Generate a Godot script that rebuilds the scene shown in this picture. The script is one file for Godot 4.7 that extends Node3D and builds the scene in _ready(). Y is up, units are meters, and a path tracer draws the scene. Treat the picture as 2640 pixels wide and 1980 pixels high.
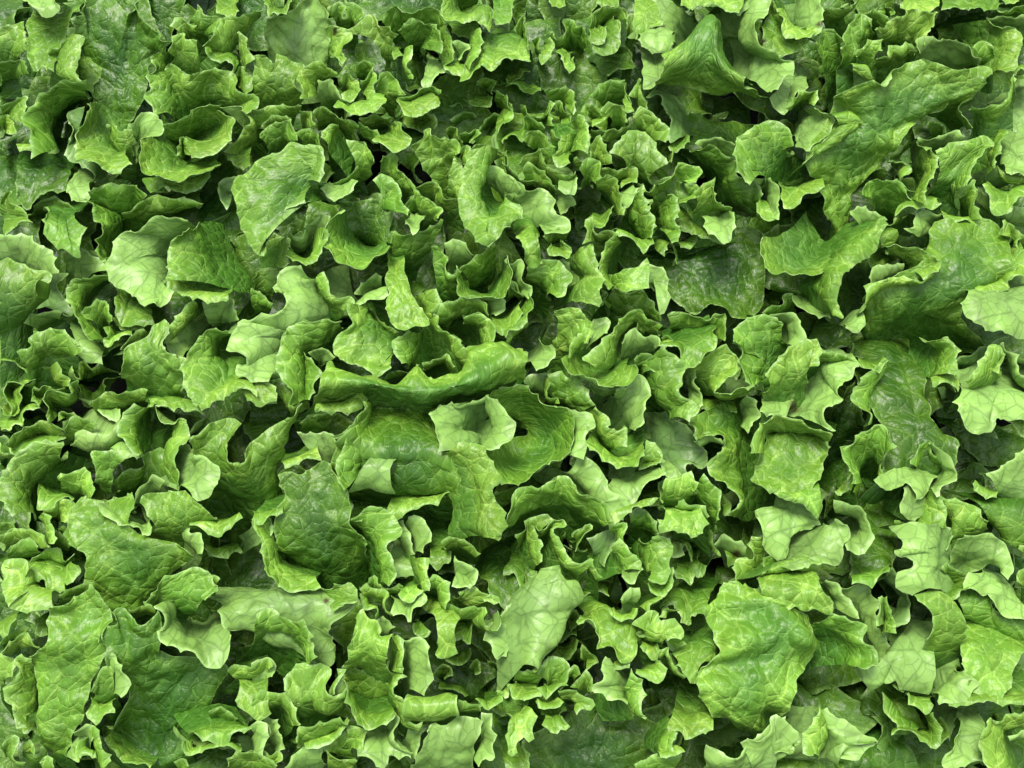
extends Node3D
# A bed of curly green lettuce seen from above. Every leaf is a thin two-sided sheet lofted
# through a few cross curves (base to rim, half millimetres: x, z, height above the crop's mean top).

const TOP := 0.20
const THICK := 0.0006
const VIEW := Vector3(0, 1.07, 0.32)   # the side of a blade turned this way is the one the leaf kind describes
var rng := RandomNumberGenerator.new()
var upper_mat: StandardMaterial3D
var under_mat: StandardMaterial3D
var wave := FastNoiseLite.new()
var puff := FastNoiseLite.new()
var tint := FastNoiseLite.new()
var head: Node3D
var n_tri := 0
var stains: Array[Vector3] = []   # brown decay on a few rims: x, radius, z
var pits: Array[Vector3] = []   # hollows between heads, open down to the soil

# surface colours (linear), upper side and underside; d also paints shade into deep leaves
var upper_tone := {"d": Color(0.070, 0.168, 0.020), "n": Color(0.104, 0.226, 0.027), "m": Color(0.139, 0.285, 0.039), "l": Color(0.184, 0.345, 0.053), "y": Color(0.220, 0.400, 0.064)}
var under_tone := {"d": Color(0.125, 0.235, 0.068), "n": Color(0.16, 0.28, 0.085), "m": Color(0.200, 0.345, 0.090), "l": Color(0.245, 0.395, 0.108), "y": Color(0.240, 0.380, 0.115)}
var rim_tone := Color(0.38, 0.58, 0.19)

func _ready():
	var cam := Camera3D.new()
	cam.name = "camera"
	cam.position = Vector3(0, 1.0722, 0.3174)
	cam.rotation_degrees = Vector3(-70, 0, 0)
	cam.fov = 44.0
	cam.near = 0.02
	cam.far = 200.0
	add_child(cam)
	var env := Environment.new()
	var sky_mat := ProceduralSkyMaterial.new()
	sky_mat.sky_top_color = Color(0.93, 0.96, 1.0)
	sky_mat.sky_horizon_color = Color(0.13, 0.155, 0.16)
	sky_mat.sky_curve = 0.6
	sky_mat.ground_horizon_color = Color(0.20, 0.23, 0.15)
	sky_mat.ground_bottom_color = Color(0.10, 0.10, 0.08)
	sky_mat.sun_angle_max = 1.0
	var sky := Sky.new()
	sky.sky_material = sky_mat
	env.sky = sky
	env.background_mode = Environment.BG_SKY
	env.tonemap_mode = Environment.TONE_MAPPER_LINEAR
	env.tonemap_exposure = 1.72
	env.sdfgi_enabled = true
	env.ssao_enabled = true
	env.ssil_enabled = true
	var we := WorldEnvironment.new()
	we.name = "world_environment"
	we.environment = env
	add_child(we)
	var sun := DirectionalLight3D.new()
	sun.name = "sun"
	sun.light_color = Color(1.0, 0.98, 0.94)
	sun.light_energy = 0.95
	sun.light_angular_distance = 24.0
	sun.shadow_enabled = true
	sun.rotation_degrees = Vector3(-62, 205, 0)
	add_child(sun)

	rng.seed = 20417
	make_noises()
	make_materials()
	make_soil()
	pits = [Vector3(0.266, 0.033, -0.377), Vector3(0.274, 0.022, -0.478), Vector3(0.324, 0.025, -0.243), Vector3(0.470, 0.030, -0.008), Vector3(0.286, 0.019, -0.138), Vector3(0.346, 0.022, 0.122), Vector3(0.333, 0.028, 0.291), Vector3(-0.460, 0.025, 0.055), Vector3(-0.430, 0.022, -0.033), Vector3(-0.457, 0.022, -0.016), Vector3(0.282, 0.022, -0.205), Vector3(0.211, 0.025, 0.317), Vector3(-0.607, 0.022, -0.420), Vector3(-0.165, 0.022, 0.235), Vector3(-0.034, 0.019, 0.223), Vector3(0.010, 0.022, -0.389), Vector3(0.316, 0.025, -0.389), Vector3(-0.315, 0.022, 0.219), Vector3(0.490, 0.022, 0.008), Vector3(0.439, 0.017, 0.148), Vector3(-0.209, 0.017, -0.152)]
	stains = [Vector3(-0.289, 0.0035, -0.446), Vector3(0.168, 0.0030, -0.419), Vector3(0.278, 0.0035, -0.399), Vector3(0.341, 0.0030, -0.417), Vector3(0.273, 0.0050, 0.024), Vector3(-0.198, 0.0026, -0.418), Vector3(0.212, 0.0030, 0.161), Vector3(-0.164, 0.0022, 0.210), Vector3(0.200, 0.0025, 0.124), Vector3(-0.377, 0.0020, 0.116)]
	head_0()
	head_1()
	head_2()
	head_3()
	head_4()
	head_5()
	head_6()
	head_7()
	head_8()
	head_9()
	head_10()
	head_11()
	head_12()
	undergrowth()
	print("triangles ", n_tri)

func make_noises():
	wave.noise_type = FastNoiseLite.TYPE_SIMPLEX_SMOOTH
	wave.frequency = 1.0
	wave.fractal_octaves = 2
	wave.seed = 3
	puff.noise_type = FastNoiseLite.TYPE_CELLULAR
	puff.cellular_return_type = FastNoiseLite.RETURN_DISTANCE2_SUB
	puff.frequency = 1.0
	puff.fractal_type = FastNoiseLite.FRACTAL_NONE
	puff.seed = 8
	tint.noise_type = FastNoiseLite.TYPE_SIMPLEX_SMOOTH
	tint.frequency = 1.0
	tint.fractal_octaves = 2
	tint.seed = 12

func cells(freq: float, seed_: int, n: int) -> PackedByteArray:
	var f := FastNoiseLite.new()
	f.noise_type = FastNoiseLite.TYPE_CELLULAR
	f.cellular_return_type = FastNoiseLite.RETURN_DISTANCE2_SUB
	f.fractal_type = FastNoiseLite.FRACTAL_NONE
	f.frequency = freq
	f.seed = seed_
	f.domain_warp_enabled = true
	f.domain_warp_amplitude = 0.35 / freq
	f.domain_warp_frequency = freq * 0.8
	f.domain_warp_fractal_type = FastNoiseLite.DOMAIN_WARP_FRACTAL_NONE
	var im := f.get_seamless_image(n, n, false, false, 0.12, false)
	im.convert(Image.FORMAT_L8)
	return im.get_data()

func make_materials():
	# vein network of a leaf blade, 90 mm to a tile: main veins, areoles, fine reticulation
	var n := 512
	var a := cells(1.0 / 150.0, 5, n)
	var b := cells(1.0 / 62.0, 6, n)
	var c := cells(1.0 / 22.0, 7, n)
	var up := PackedByteArray()
	var un := PackedByteArray()
	var hi := PackedByteArray()
	up.resize(n * n * 3)
	un.resize(n * n * 3)
	hi.resize(n * n)
	var amin := 255
	for i in 2000:
		amin = mini(amin, mini(a[i * 131 % (n * n)], b[i * 131 % (n * n)]))
	for i in n * n:
		var va := clampf((a[i] - amin) / 12.0, 0.0, 1.0)
		var vb := clampf((b[i] - amin) / 15.0, 0.0, 1.0)
		var vc := clampf((c[i] - amin) / 60.0, 0.0, 1.0)
		var vein := 1.0 - minf(va, 0.25 + 0.75 * vb)
		var fine := 1.0 - vc
		# upper side: veins paler; underside: veins darker
		var u := 0.95 + 0.05 * vc
		up[i * 3] = int(255.0 * minf(1.0, (0.75 + 0.25 * vein) * u))
		up[i * 3 + 1] = int(255.0 * minf(1.0, (0.82 + 0.18 * vein) * u))
		up[i * 3 + 2] = int(255.0 * minf(1.0, (0.68 + 0.32 * vein) * u))
		var d := (1.0 - 0.18 * vein) * (1.0 - 0.03 * fine)
		un[i * 3] = int(255.0 * d)
		un[i * 3 + 1] = int(255.0 * minf(1.0, d * 1.02))
		un[i * 3 + 2] = int(255.0 * d)
		var qa := clampf((a[i] - amin) / 70.0, 0.0, 1.0)
		var qb := clampf((b[i] - amin) / 80.0, 0.0, 1.0)
		var p := sqrt(qa) * 0.45 + sqrt(qb) * 0.45 + sqrt(vc) * 0.10
		hi[i] = int(255.0 * clampf(p, 0.0, 1.0))
	var up_t := ImageTexture.create_from_image(Image.create_from_data(n, n, false, Image.FORMAT_RGB8, up))
	var un_t := ImageTexture.create_from_image(Image.create_from_data(n, n, false, Image.FORMAT_RGB8, un))
	var hi_t := ImageTexture.create_from_image(Image.create_from_data(n, n, false, Image.FORMAT_L8, hi))
	upper_mat = blade(up_t, hi_t, 0.37, 0.26, Color(0.27, 0.42, 0.07))
	under_mat = blade(un_t, hi_t, 0.5, -0.06, Color(0.27, 0.42, 0.08))

func blade(col: Texture2D, relief: Texture2D, rough: float, h: float, through: Color) -> StandardMaterial3D:
	var m := StandardMaterial3D.new()
	m.albedo_texture = col
	m.vertex_color_use_as_albedo = true
	m.roughness = rough
	m.metallic_specular = 0.35
	m.heightmap_enabled = true
	m.heightmap_texture = relief
	m.heightmap_scale = absf(h)
	m.heightmap_flip_texture = h < 0.0
	m.clearcoat_enabled = true
	m.clearcoat = 0.16
	m.clearcoat_roughness = 0.22
	m.backlight_enabled = true
	m.backlight = through
	return m

func make_soil():
	var st := SurfaceTool.new()
	st.begin(Mesh.PRIMITIVE_TRIANGLES)
	var n := 60
	for j in n + 1:
		for i in n + 1:
			var x := (float(i) / n - 0.5) * 3.0
			var z := (float(j) / n - 0.5) * 3.0
			st.set_uv(Vector2(x, z) * 4.0)
			st.add_vertex(Vector3(x, 0.012 * wave.get_noise_2d(x * 9.0, z * 9.0), z))
	for j in n:
		for i in n:
			var k := j * (n + 1) + i
			for q in [k, k + 1, k + n + 1, k + 1, k + n + 2, k + n + 1]:
				st.add_index(q)
	st.generate_normals()
	var m := StandardMaterial3D.new()
	m.albedo_color = Color(0.028, 0.034, 0.016)
	m.roughness = 0.95
	var o := MeshInstance3D.new()
	o.name = "soil_ground"
	o.mesh = st.commit()
	o.material_override = m
	o.set_meta("kind", "structure")
	o.set_meta("label", "dark soil under the lettuce leaves")
	add_child(o)

func start_head(at: Vector3, label: String):
	head = Node3D.new()
	head.name = "lettuce_head"
	head.position = at
	head.set_meta("label", label)
	head.set_meta("category", "lettuce")
	head.set_meta("group", "heads of curly green lettuce growing side by side")
	add_child(head, true)

func undergrowth():
	# the lower, older leaves of every head, which close the gaps between the ruffles
	var all := get_children().filter(func(o): return o.has_meta("category"))
	for jz in 16:
		for jx in 21:
			var p := Vector3((jx - 10) * 0.066 + rng.randf_range(-0.025, 0.025), 0, (jz - 8) * 0.072 - 0.03 + rng.randf_range(-0.028, 0.028))
			if pits.any(func(h): return Vector2(h.x - p.x, h.z - p.z).length() < h.y):
				continue
			head = all[0]
			for o in all:
				if o.position.distance_to(p) < head.position.distance_to(p):
					head = o
			var dir := (p - head.position).normalized().rotated(Vector3.UP, rng.randf_range(-0.9, 0.9))
			var side := dir.cross(Vector3.UP)
			var w := rng.randf_range(0.042, 0.07)
			var l := rng.randf_range(0.07, 0.11)
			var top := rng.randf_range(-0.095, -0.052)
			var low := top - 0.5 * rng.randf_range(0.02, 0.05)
			var rows := [[], [], []]
			for k in 7:
				var t := k / 3.0 - 1.0
				var ruffle := rng.randf_range(-0.012, 0.012)
				put(rows[0], p - dir * l * 0.5 + side * t * w * 0.5, low)
				put(rows[1], p + dir * l * 0.1 + side * t * w, lerpf(low, top, 0.75) + absf(t) * 0.008)
				put(rows[2], p + dir * l * (0.5 - 0.35 * t * t) + side * t * w * 1.15, top + ruffle)
			leaf("dx" if rng.randf() < 0.75 else "n", 6.0, rows, 0.0055)  # mostly the dark tone, which paints shade into the gaps

func put(row: Array, p: Vector3, h: float):
	row.append_array([p.x * 2000.0 + rng.randf_range(-14, 14), p.z * 2000.0 + rng.randf_range(-14, 14), h * 2000.0])

func along(p: PackedVector3Array, n: int) -> PackedVector3Array:
	# n points evenly spaced along a smooth curve through p
	var dense := PackedVector3Array()
	var k := p.size()
	if k == 2:
		dense = p
	else:
		for i in k - 1:
			var a := p[maxi(i - 1, 0)]
			var d := p[mini(i + 2, k - 1)]
			for s in 8:
				dense.append(p[i].cubic_interpolate(p[i + 1], a, d, s / 8.0))
		dense.append(p[k - 1])
	var run := PackedFloat32Array([0.0])
	for i in dense.size() - 1:
		run.append(run[i] + dense[i].distance_to(dense[i + 1]))
	var out := PackedVector3Array()
	var total := run[run.size() - 1]
	var at := 0
	for i in n:
		var t := total * i / (n - 1)
		while at < dense.size() - 2 and run[at + 1] < t:
			at += 1
		var w := (t - run[at]) / maxf(run[at + 1] - run[at], 1e-6)
		out.append(dense[at].lerp(dense[at + 1], clampf(w, 0.0, 1.0)))
	return out

func length(p: PackedVector3Array) -> float:
	var l := 0.0
	for i in p.size() - 1:
		l += p[i].distance_to(p[i + 1])
	return l

func leaf(kind: String, bulge: float, given: Array, grain := 0.0024):
	var curves: Array[PackedVector3Array] = []
	for g in given:
		var p := PackedVector3Array()
		for i in range(0, g.size(), 3):
			p.append(Vector3(g[i] * 0.0005, TOP + g[i + 2] * 0.0005, g[i + 1] * 0.0005) - head.position)
		curves.append(p)
	# the hidden lower part of the blade: narrower, deeper, towards the heart of the head
	var c := Vector3.ZERO
	for q in curves[0]:
		c += q
	c /= curves[0].size()
	var ahead := Vector3.ZERO
	for q in curves[1]:
		ahead += q
	ahead /= curves[1].size()
	var away := (c - ahead) * Vector3(1, 0, 1)
	var root := PackedVector3Array()
	var sink := 0.024 + 0.012 * rng.randf()
	var shift := away.normalized() * minf(0.014 + 0.5 * away.length(), 0.042) + Vector3(-c.x, 0, -c.z).limit_length(0.010)
	if c.y - sink < 0.02:
		sink = maxf(c.y - 0.02, 0.004)
	for q in curves[0]:
		var r := c + (q - c) * 1.08 + shift
		r.y = minf(lerpf(c.y, q.y, 0.5) - sink, q.y - 0.01)
		root.append(r)
	var widest := 0.0
	for q in curves:
		widest = maxf(widest, length(q))
	var nu := clampi(int(widest / grain) + 1, 8, 100)
	var grid: Array[PackedVector3Array] = [along(root, nu)]
	for q in curves:
		grid.append(along(q, nu))
	var steps: Array[int] = [4]
	for k in range(1, grid.size() - 1):
		var m := 0.0
		for i in nu:
			m += grid[k][i].distance_to(grid[k + 1][i])
		steps.append(clampi(int(m / nu / (grain * 1.05)) + 1, 4, 30))
	# surface points
	var pts: Array[PackedVector3Array] = []
	var rim_at := PackedFloat32Array()   # distance of each row from the rim, per unit of the last span
	var last := grid.size() - 1
	var span := PackedFloat32Array()
	for i in nu:
		span.append(grid[last][i].distance_to(grid[last - 1][i]))
	for k in last:
		var stops := PackedFloat32Array()
		for s in steps[k]:
			stops.append(float(s) / steps[k])
		if k == last - 1:
			var m := 0.0
			for i in nu:
				m += span[i] / nu
			if m > 0.004:
				stops.append(1.0 - 0.0008 / m)
			stops.append(1.0)
		for t in stops:
			var row := PackedVector3Array()
			row.resize(nu)
			for i in nu:
				var p0 := grid[k][i] * 2.0 - grid[k + 1][i]
				if k > 0:
					p0 = grid[k - 1][i] if k > 1 else grid[k][i].lerp(grid[k - 1][i], 0.5)
				var p3 := grid[k + 1][i] * 2.0 - grid[k][i]
				if k + 2 <= last:
					p3 = grid[k + 2][i]
				row[i] = grid[k][i].cubic_interpolate(grid[k + 1][i], p0, p3, t)
			pts.append(row)
			rim_at.append((1.0 - t) if k == last - 1 else 9.0)
	var nv := pts.size()
	var first := steps[0]
	# which side faces up
	var normal := normals(pts, nu, nv)
	var mean := Vector3.ZERO
	var shown := 0.0
	for j in range(first, nv):
		for i in nu:
			mean += normal[j][i]
			shown += normal[j][i].dot((VIEW - head.position - pts[j][i]).normalized())
	var flip := 1.0 if shown >= 0.0 else -1.0
	var off := Vector3(rng.randf_range(-50, 50), rng.randf_range(-50, 50), rng.randf_range(-50, 50))
	var rough := "x" in kind
	var arc := length(grid[last])
	var tooth := 0.0022 * rng.randf_range(0.5, 1.3)
	var pitch := rng.randf_range(0.016, 0.026)
	var edge := PackedFloat32Array()
	edge.resize(nu)
	var col := arc / (nu - 1)
	var at := rng.randi_range(0, 5)
	while at < nu:
		var nxt := at + maxi(4, int(pitch * rng.randf_range(0.6, 1.3) / col))
		var a := tooth * rng.randf_range(0.5, 1.3)
		for i in range(at, mini(nxt, nu)):
			var f := float(i - at) / (nxt - at)
			edge[i] -= 0.25 * a * sin(PI * f)
		for i in [at - 1, at, at + 1]:
			if i >= 0 and i < nu:
				edge[i] += a if i == at else 0.3 * a
		at = nxt
	var wide := PackedFloat32Array()
	var tall := PackedFloat32Array([0.0])
	for j in nv:
		wide.append(length(pts[j]))
		if j > 0:
			tall.append(tall[j - 1] + pts[j][nu / 2].distance_to(pts[j - 1][nu / 2]))
	var face_n := mean.normalized() * flip
	var flat := mean.length() / ((nv - first) * nu) > 0.72
	var mid_base := pts[first][nu / 2]
	var axis := pts[nv - 1][nu / 2] - mid_base
	axis = (axis - face_n * axis.dot(face_n)).normalized()
	var cross_axis := axis.cross(face_n).normalized()
	var hems: Array[PackedFloat32Array] = []
	var ribs: Array[PackedFloat32Array] = []
	var veined := widest > 0.05
	var mid := rng.randf_range(0.4, 0.6)
	var slant := rng.randf_range(0.7, 1.2)
	var gap := rng.randf_range(0.014, 0.021)
	for j in nv:
		var hem_row := PackedFloat32Array()
		var rib_row := PackedFloat32Array()
		for i in nu:
			var side := minf(i, nu - 1 - i) / (nu - 1) * wide[j] + (0.0 if j >= first and curves.size() > 2 else 1.0)
			hem_row.append(minf(rim_at[j] * span[i], side))
			var r := 0.0
			if veined:
				var q := pts[j][i] + off
				var s := (float(i) / (nu - 1) - mid) * wide[j]
				var along_mid := tall[j]
				if flat:
					s = (pts[j][i] - mid_base).dot(cross_axis) + (mid - 0.5) * 0.02
					along_mid = (pts[j][i] - mid_base).dot(axis)
				s += 0.004 * wave.get_noise_3dv(q * 25.0)
				var centre_rib := exp(-s * s / 0.000004)
				var ph := (along_mid - slant * absf(s)) / gap + 0.5 * wave.get_noise_3dv(q * 22.0) + (0.5 if s > 0.0 else 0.0)
				var away2 := (ph - roundf(ph)) * gap
				r = maxf(centre_rib, (0.6 if flat else 0.0) * exp(-away2 * away2 / 0.0000035) * clampf(hem_row[i] / 0.012, 0.0, 1.0))
			rib_row.append(r)
		hems.append(hem_row)
		ribs.append(rib_row)
	var large := clampf((widest - 0.045) / 0.07, 0.0, 1.0)
	var hem_w := lerpf(0.014, 0.026, large)
	var curl := lerpf(0.0060, 0.011, large)
	for j in nv:
		var v := float(j - first) / maxf(nv - 1 - first, 1)
		for i in nu:
			var p := pts[j][i]
			var n := normal[j][i] * flip
			var q := p + off
			var d := 0.0012 * wave.get_noise_3dv(q * 42.0) + 0.0003 * wave.get_noise_3dv(q * 130.0)
			if v > 0.0:
				d += (bulge * 0.001 + (0.06 * span[i] if curves.size() == 2 else 0.0)) * sin(PI * minf(v, 1.0))
			var near := hems[j][i]
			d -= 0.0013 * ribs[j][i]
			if rough:
				d += 0.0048 * (puff.get_noise_3dv(q * 42.0) + 0.6)
			else:
				d += 0.0009 * (puff.get_noise_3dv(q * 75.0) + 0.6)
			d += large * 0.006 * wave.get_noise_3dv(q * 14.0)
			if near < hem_w:
				var w := 1.0 - near / hem_w
				d += curl * w * w * wave.get_noise_3dv(q * lerpf(36.0, 24.0, large))
				var rim := rim_at[j] * span[i]
				if rim < 0.005 and j > 0:
					var out := (pts[nv - 1][i] - pts[maxi(nv - 3, 0)][i]).normalized()
					p += out * edge[i] * (1.0 - rim / 0.005)
				elif near < 0.005:
					var out := (pts[j][i] - pts[j][nu / 2]).normalized()
					var a := 1.0 - absf(sin(PI * (tall[j] / pitch + off.x)))
					p += out * tooth * (a * a - 0.15) * (1.0 - near / 0.005)
			var to_side := minf(i, nu - 1 - i) / (nu - 1) * wide[j]
			if to_side < 0.010:
				p += (pts[j][i] - pts[j][nu / 2]).normalized() * 0.0035 * wave.get_noise_3dv(q * 36.0) * (1.0 - to_side / 0.010)
			pts[j][i] = p + n * d
	normal = normals(pts, nu, nv)
	# colours
	var pale := "p" in kind
	var tone := "m"
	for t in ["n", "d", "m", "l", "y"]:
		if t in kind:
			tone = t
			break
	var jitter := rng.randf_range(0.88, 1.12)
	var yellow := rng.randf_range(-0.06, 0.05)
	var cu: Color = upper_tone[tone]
	var cl: Color = under_tone["m" if not pale else tone]
	if pale and tone == "m":
		cu = upper_tone["m"]
	var v_top := PackedVector3Array()
	var n_top := PackedVector3Array()
	var c_top := PackedColorArray()
	var uv := PackedVector2Array()
	var v_low := PackedVector3Array()
	var n_low := PackedVector3Array()
	var c_low := PackedColorArray()
	var uoff := Vector2(rng.randf(), rng.randf())
	var spots := stains.filter(func(m): return c.y > TOP - 0.05 and Vector2(c.x + head.position.x - m.x, c.z + head.position.z - m.z).length() < 0.12)
	var sgn := flip * (-1.0 if pale else 1.0)
	for j in nv:
		for i in nu:
			var p := pts[j][i]
			var n := normal[j][i] * sgn
			var near := hems[j][i]
			var g := tint.get_noise_3dv((p + off) * 28.0)
			var k := jitter * (1.0 + 0.22 * g)
			# blade colour runs from darker away from the rim to lime along it
			var stain := 0.0
			var rimward := smoothstep(0.0, 1.0, 1.0 - near / 0.050)
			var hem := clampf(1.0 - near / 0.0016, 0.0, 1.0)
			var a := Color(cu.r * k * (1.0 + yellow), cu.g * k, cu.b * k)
			a = Color(a.r * 0.70, a.g * 0.80, a.b * 0.88).lerp(Color(a.r * 1.45 + 0.02, a.g * 1.32 + 0.02, a.b * 1.3 + 0.005), rimward)
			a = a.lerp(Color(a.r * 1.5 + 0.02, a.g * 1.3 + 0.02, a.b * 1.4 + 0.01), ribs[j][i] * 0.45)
			a = a.lerp(rim_tone, hem * 0.85)
			for m in spots:
				var far := Vector2(p.x + head.position.x - m.x, p.z + head.position.z - m.z).length()
				stain = maxf(stain, clampf(1.6 - far / m.y + 0.5 * g, 0.0, 1.0))
			a = a.lerp(Color(0.05, 0.028, 0.012), stain)
			var b := Color(cl.r * k, cl.g * k, cl.b * k)
			b = b.lerp(Color(b.r * 1.1, b.g * 1.1, b.b * 0.9), rimward)
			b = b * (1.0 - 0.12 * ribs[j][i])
			b = b.lerp(rim_tone, hem * 0.6).lerp(Color(0.05, 0.028, 0.012), stain)
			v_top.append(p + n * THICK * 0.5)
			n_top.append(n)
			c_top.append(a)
			v_low.append(p - n * THICK * 0.5)
			n_low.append(-n)
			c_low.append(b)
			if flat:
				var r := p - mid_base
				uv.append(Vector2(r.dot(cross_axis), r.dot(axis)) / 0.09 + uoff)
			else:
				uv.append(Vector2((float(i) / (nu - 1) - 0.5) * lerpf(widest, wide[j], 0.8), tall[j]) / 0.09 + uoff)
	var i_top := PackedInt32Array()
	var i_low := PackedInt32Array()
	for j in nv - 1:
		for i in nu - 1:
			var k := j * nu + i
			if sgn > 0.0:
				i_top.append_array([k, k + 1, k + nu, k + 1, k + nu + 1, k + nu])
				i_low.append_array([k, k + nu, k + 1, k + 1, k + nu, k + nu + 1])
			else:
				i_top.append_array([k, k + nu, k + 1, k + 1, k + nu, k + nu + 1])
				i_low.append_array([k, k + 1, k + nu, k + 1, k + nu + 1, k + nu])
	# the cut edge all round the rim and the two sides
	var ring := PackedInt32Array()
	for j in range(first, nv):
		ring.append(j * nu)
	for i in range(1, nu):
		ring.append((nv - 1) * nu + i)
	for j in range(nv - 2, first - 1, -1):
		ring.append(j * nu + nu - 1)
	var centre := pts[(first + nv) / 2][nu / 2]
	for i in ring.size() - 1:
		var p := ring[i]
		var q := ring[i + 1]
		var out := (v_top[q] - v_top[p]).cross(n_top[p]).normalized()
		if out.dot((v_top[p] + v_top[q]) * 0.5 - centre) < 0.0:
			out = -out
		var k := v_top.size()
		for s in [p, q]:
			v_top.append(v_top[s])
			v_top.append(v_low[s])
			for r in 2:
				n_top.append(out)
				c_top.append(rim_tone)
				uv.append(uv[s])
		var face := (v_top[k + 1] - v_top[k]).cross(v_top[k + 2] - v_top[k])
		if face.dot(out) < 0.0:
			i_top.append_array([k, k + 1, k + 2, k + 2, k + 1, k + 3])
		else:
			i_top.append_array([k, k + 2, k + 1, k + 2, k + 3, k + 1])
	var mesh := ArrayMesh.new()
	add_side(mesh, v_top, n_top, c_top, uv, i_top)
	add_side(mesh, v_low, n_low, c_low, uv.slice(0, v_low.size()), i_low)
	mesh.surface_set_material(0, upper_mat)
	mesh.surface_set_material(1, under_mat)
	n_tri += (i_top.size() + i_low.size()) / 3
	var o := MeshInstance3D.new()
	o.name = "leaf"
	o.mesh = mesh
	head.add_child(o, true)

func add_side(mesh: ArrayMesh, v: PackedVector3Array, n: PackedVector3Array, c: PackedColorArray, uv: PackedVector2Array, idx: PackedInt32Array):
	var a := []
	a.resize(Mesh.ARRAY_MAX)
	a[Mesh.ARRAY_VERTEX] = v
	a[Mesh.ARRAY_NORMAL] = n
	a[Mesh.ARRAY_COLOR] = c
	a[Mesh.ARRAY_TEX_UV] = uv
	a[Mesh.ARRAY_INDEX] = idx
	mesh.add_surface_from_arrays(Mesh.PRIMITIVE_TRIANGLES, a)

func normals(pts: Array[PackedVector3Array], nu: int, nv: int) -> Array[PackedVector3Array]:
	var out: Array[PackedVector3Array] = []
	var before := Vector3.UP
	for j in nv:
		var row := PackedVector3Array()
		row.resize(nu)
		var a := pts[maxi(j - 1, 0)]
		var b := pts[mini(j + 1, nv - 1)]
		var m := pts[j]
		for i in nu:
			var du := m[mini(i + 1, nu - 1)] - m[maxi(i - 1, 0)]
			var n := (b[i] - a[i]).cross(du)
			if n.length_squared() < 1e-16:
				n = before
			else:
				n = n.normalized()
			row[i] = n
			before = n
		out.append(row)
	return out

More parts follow.
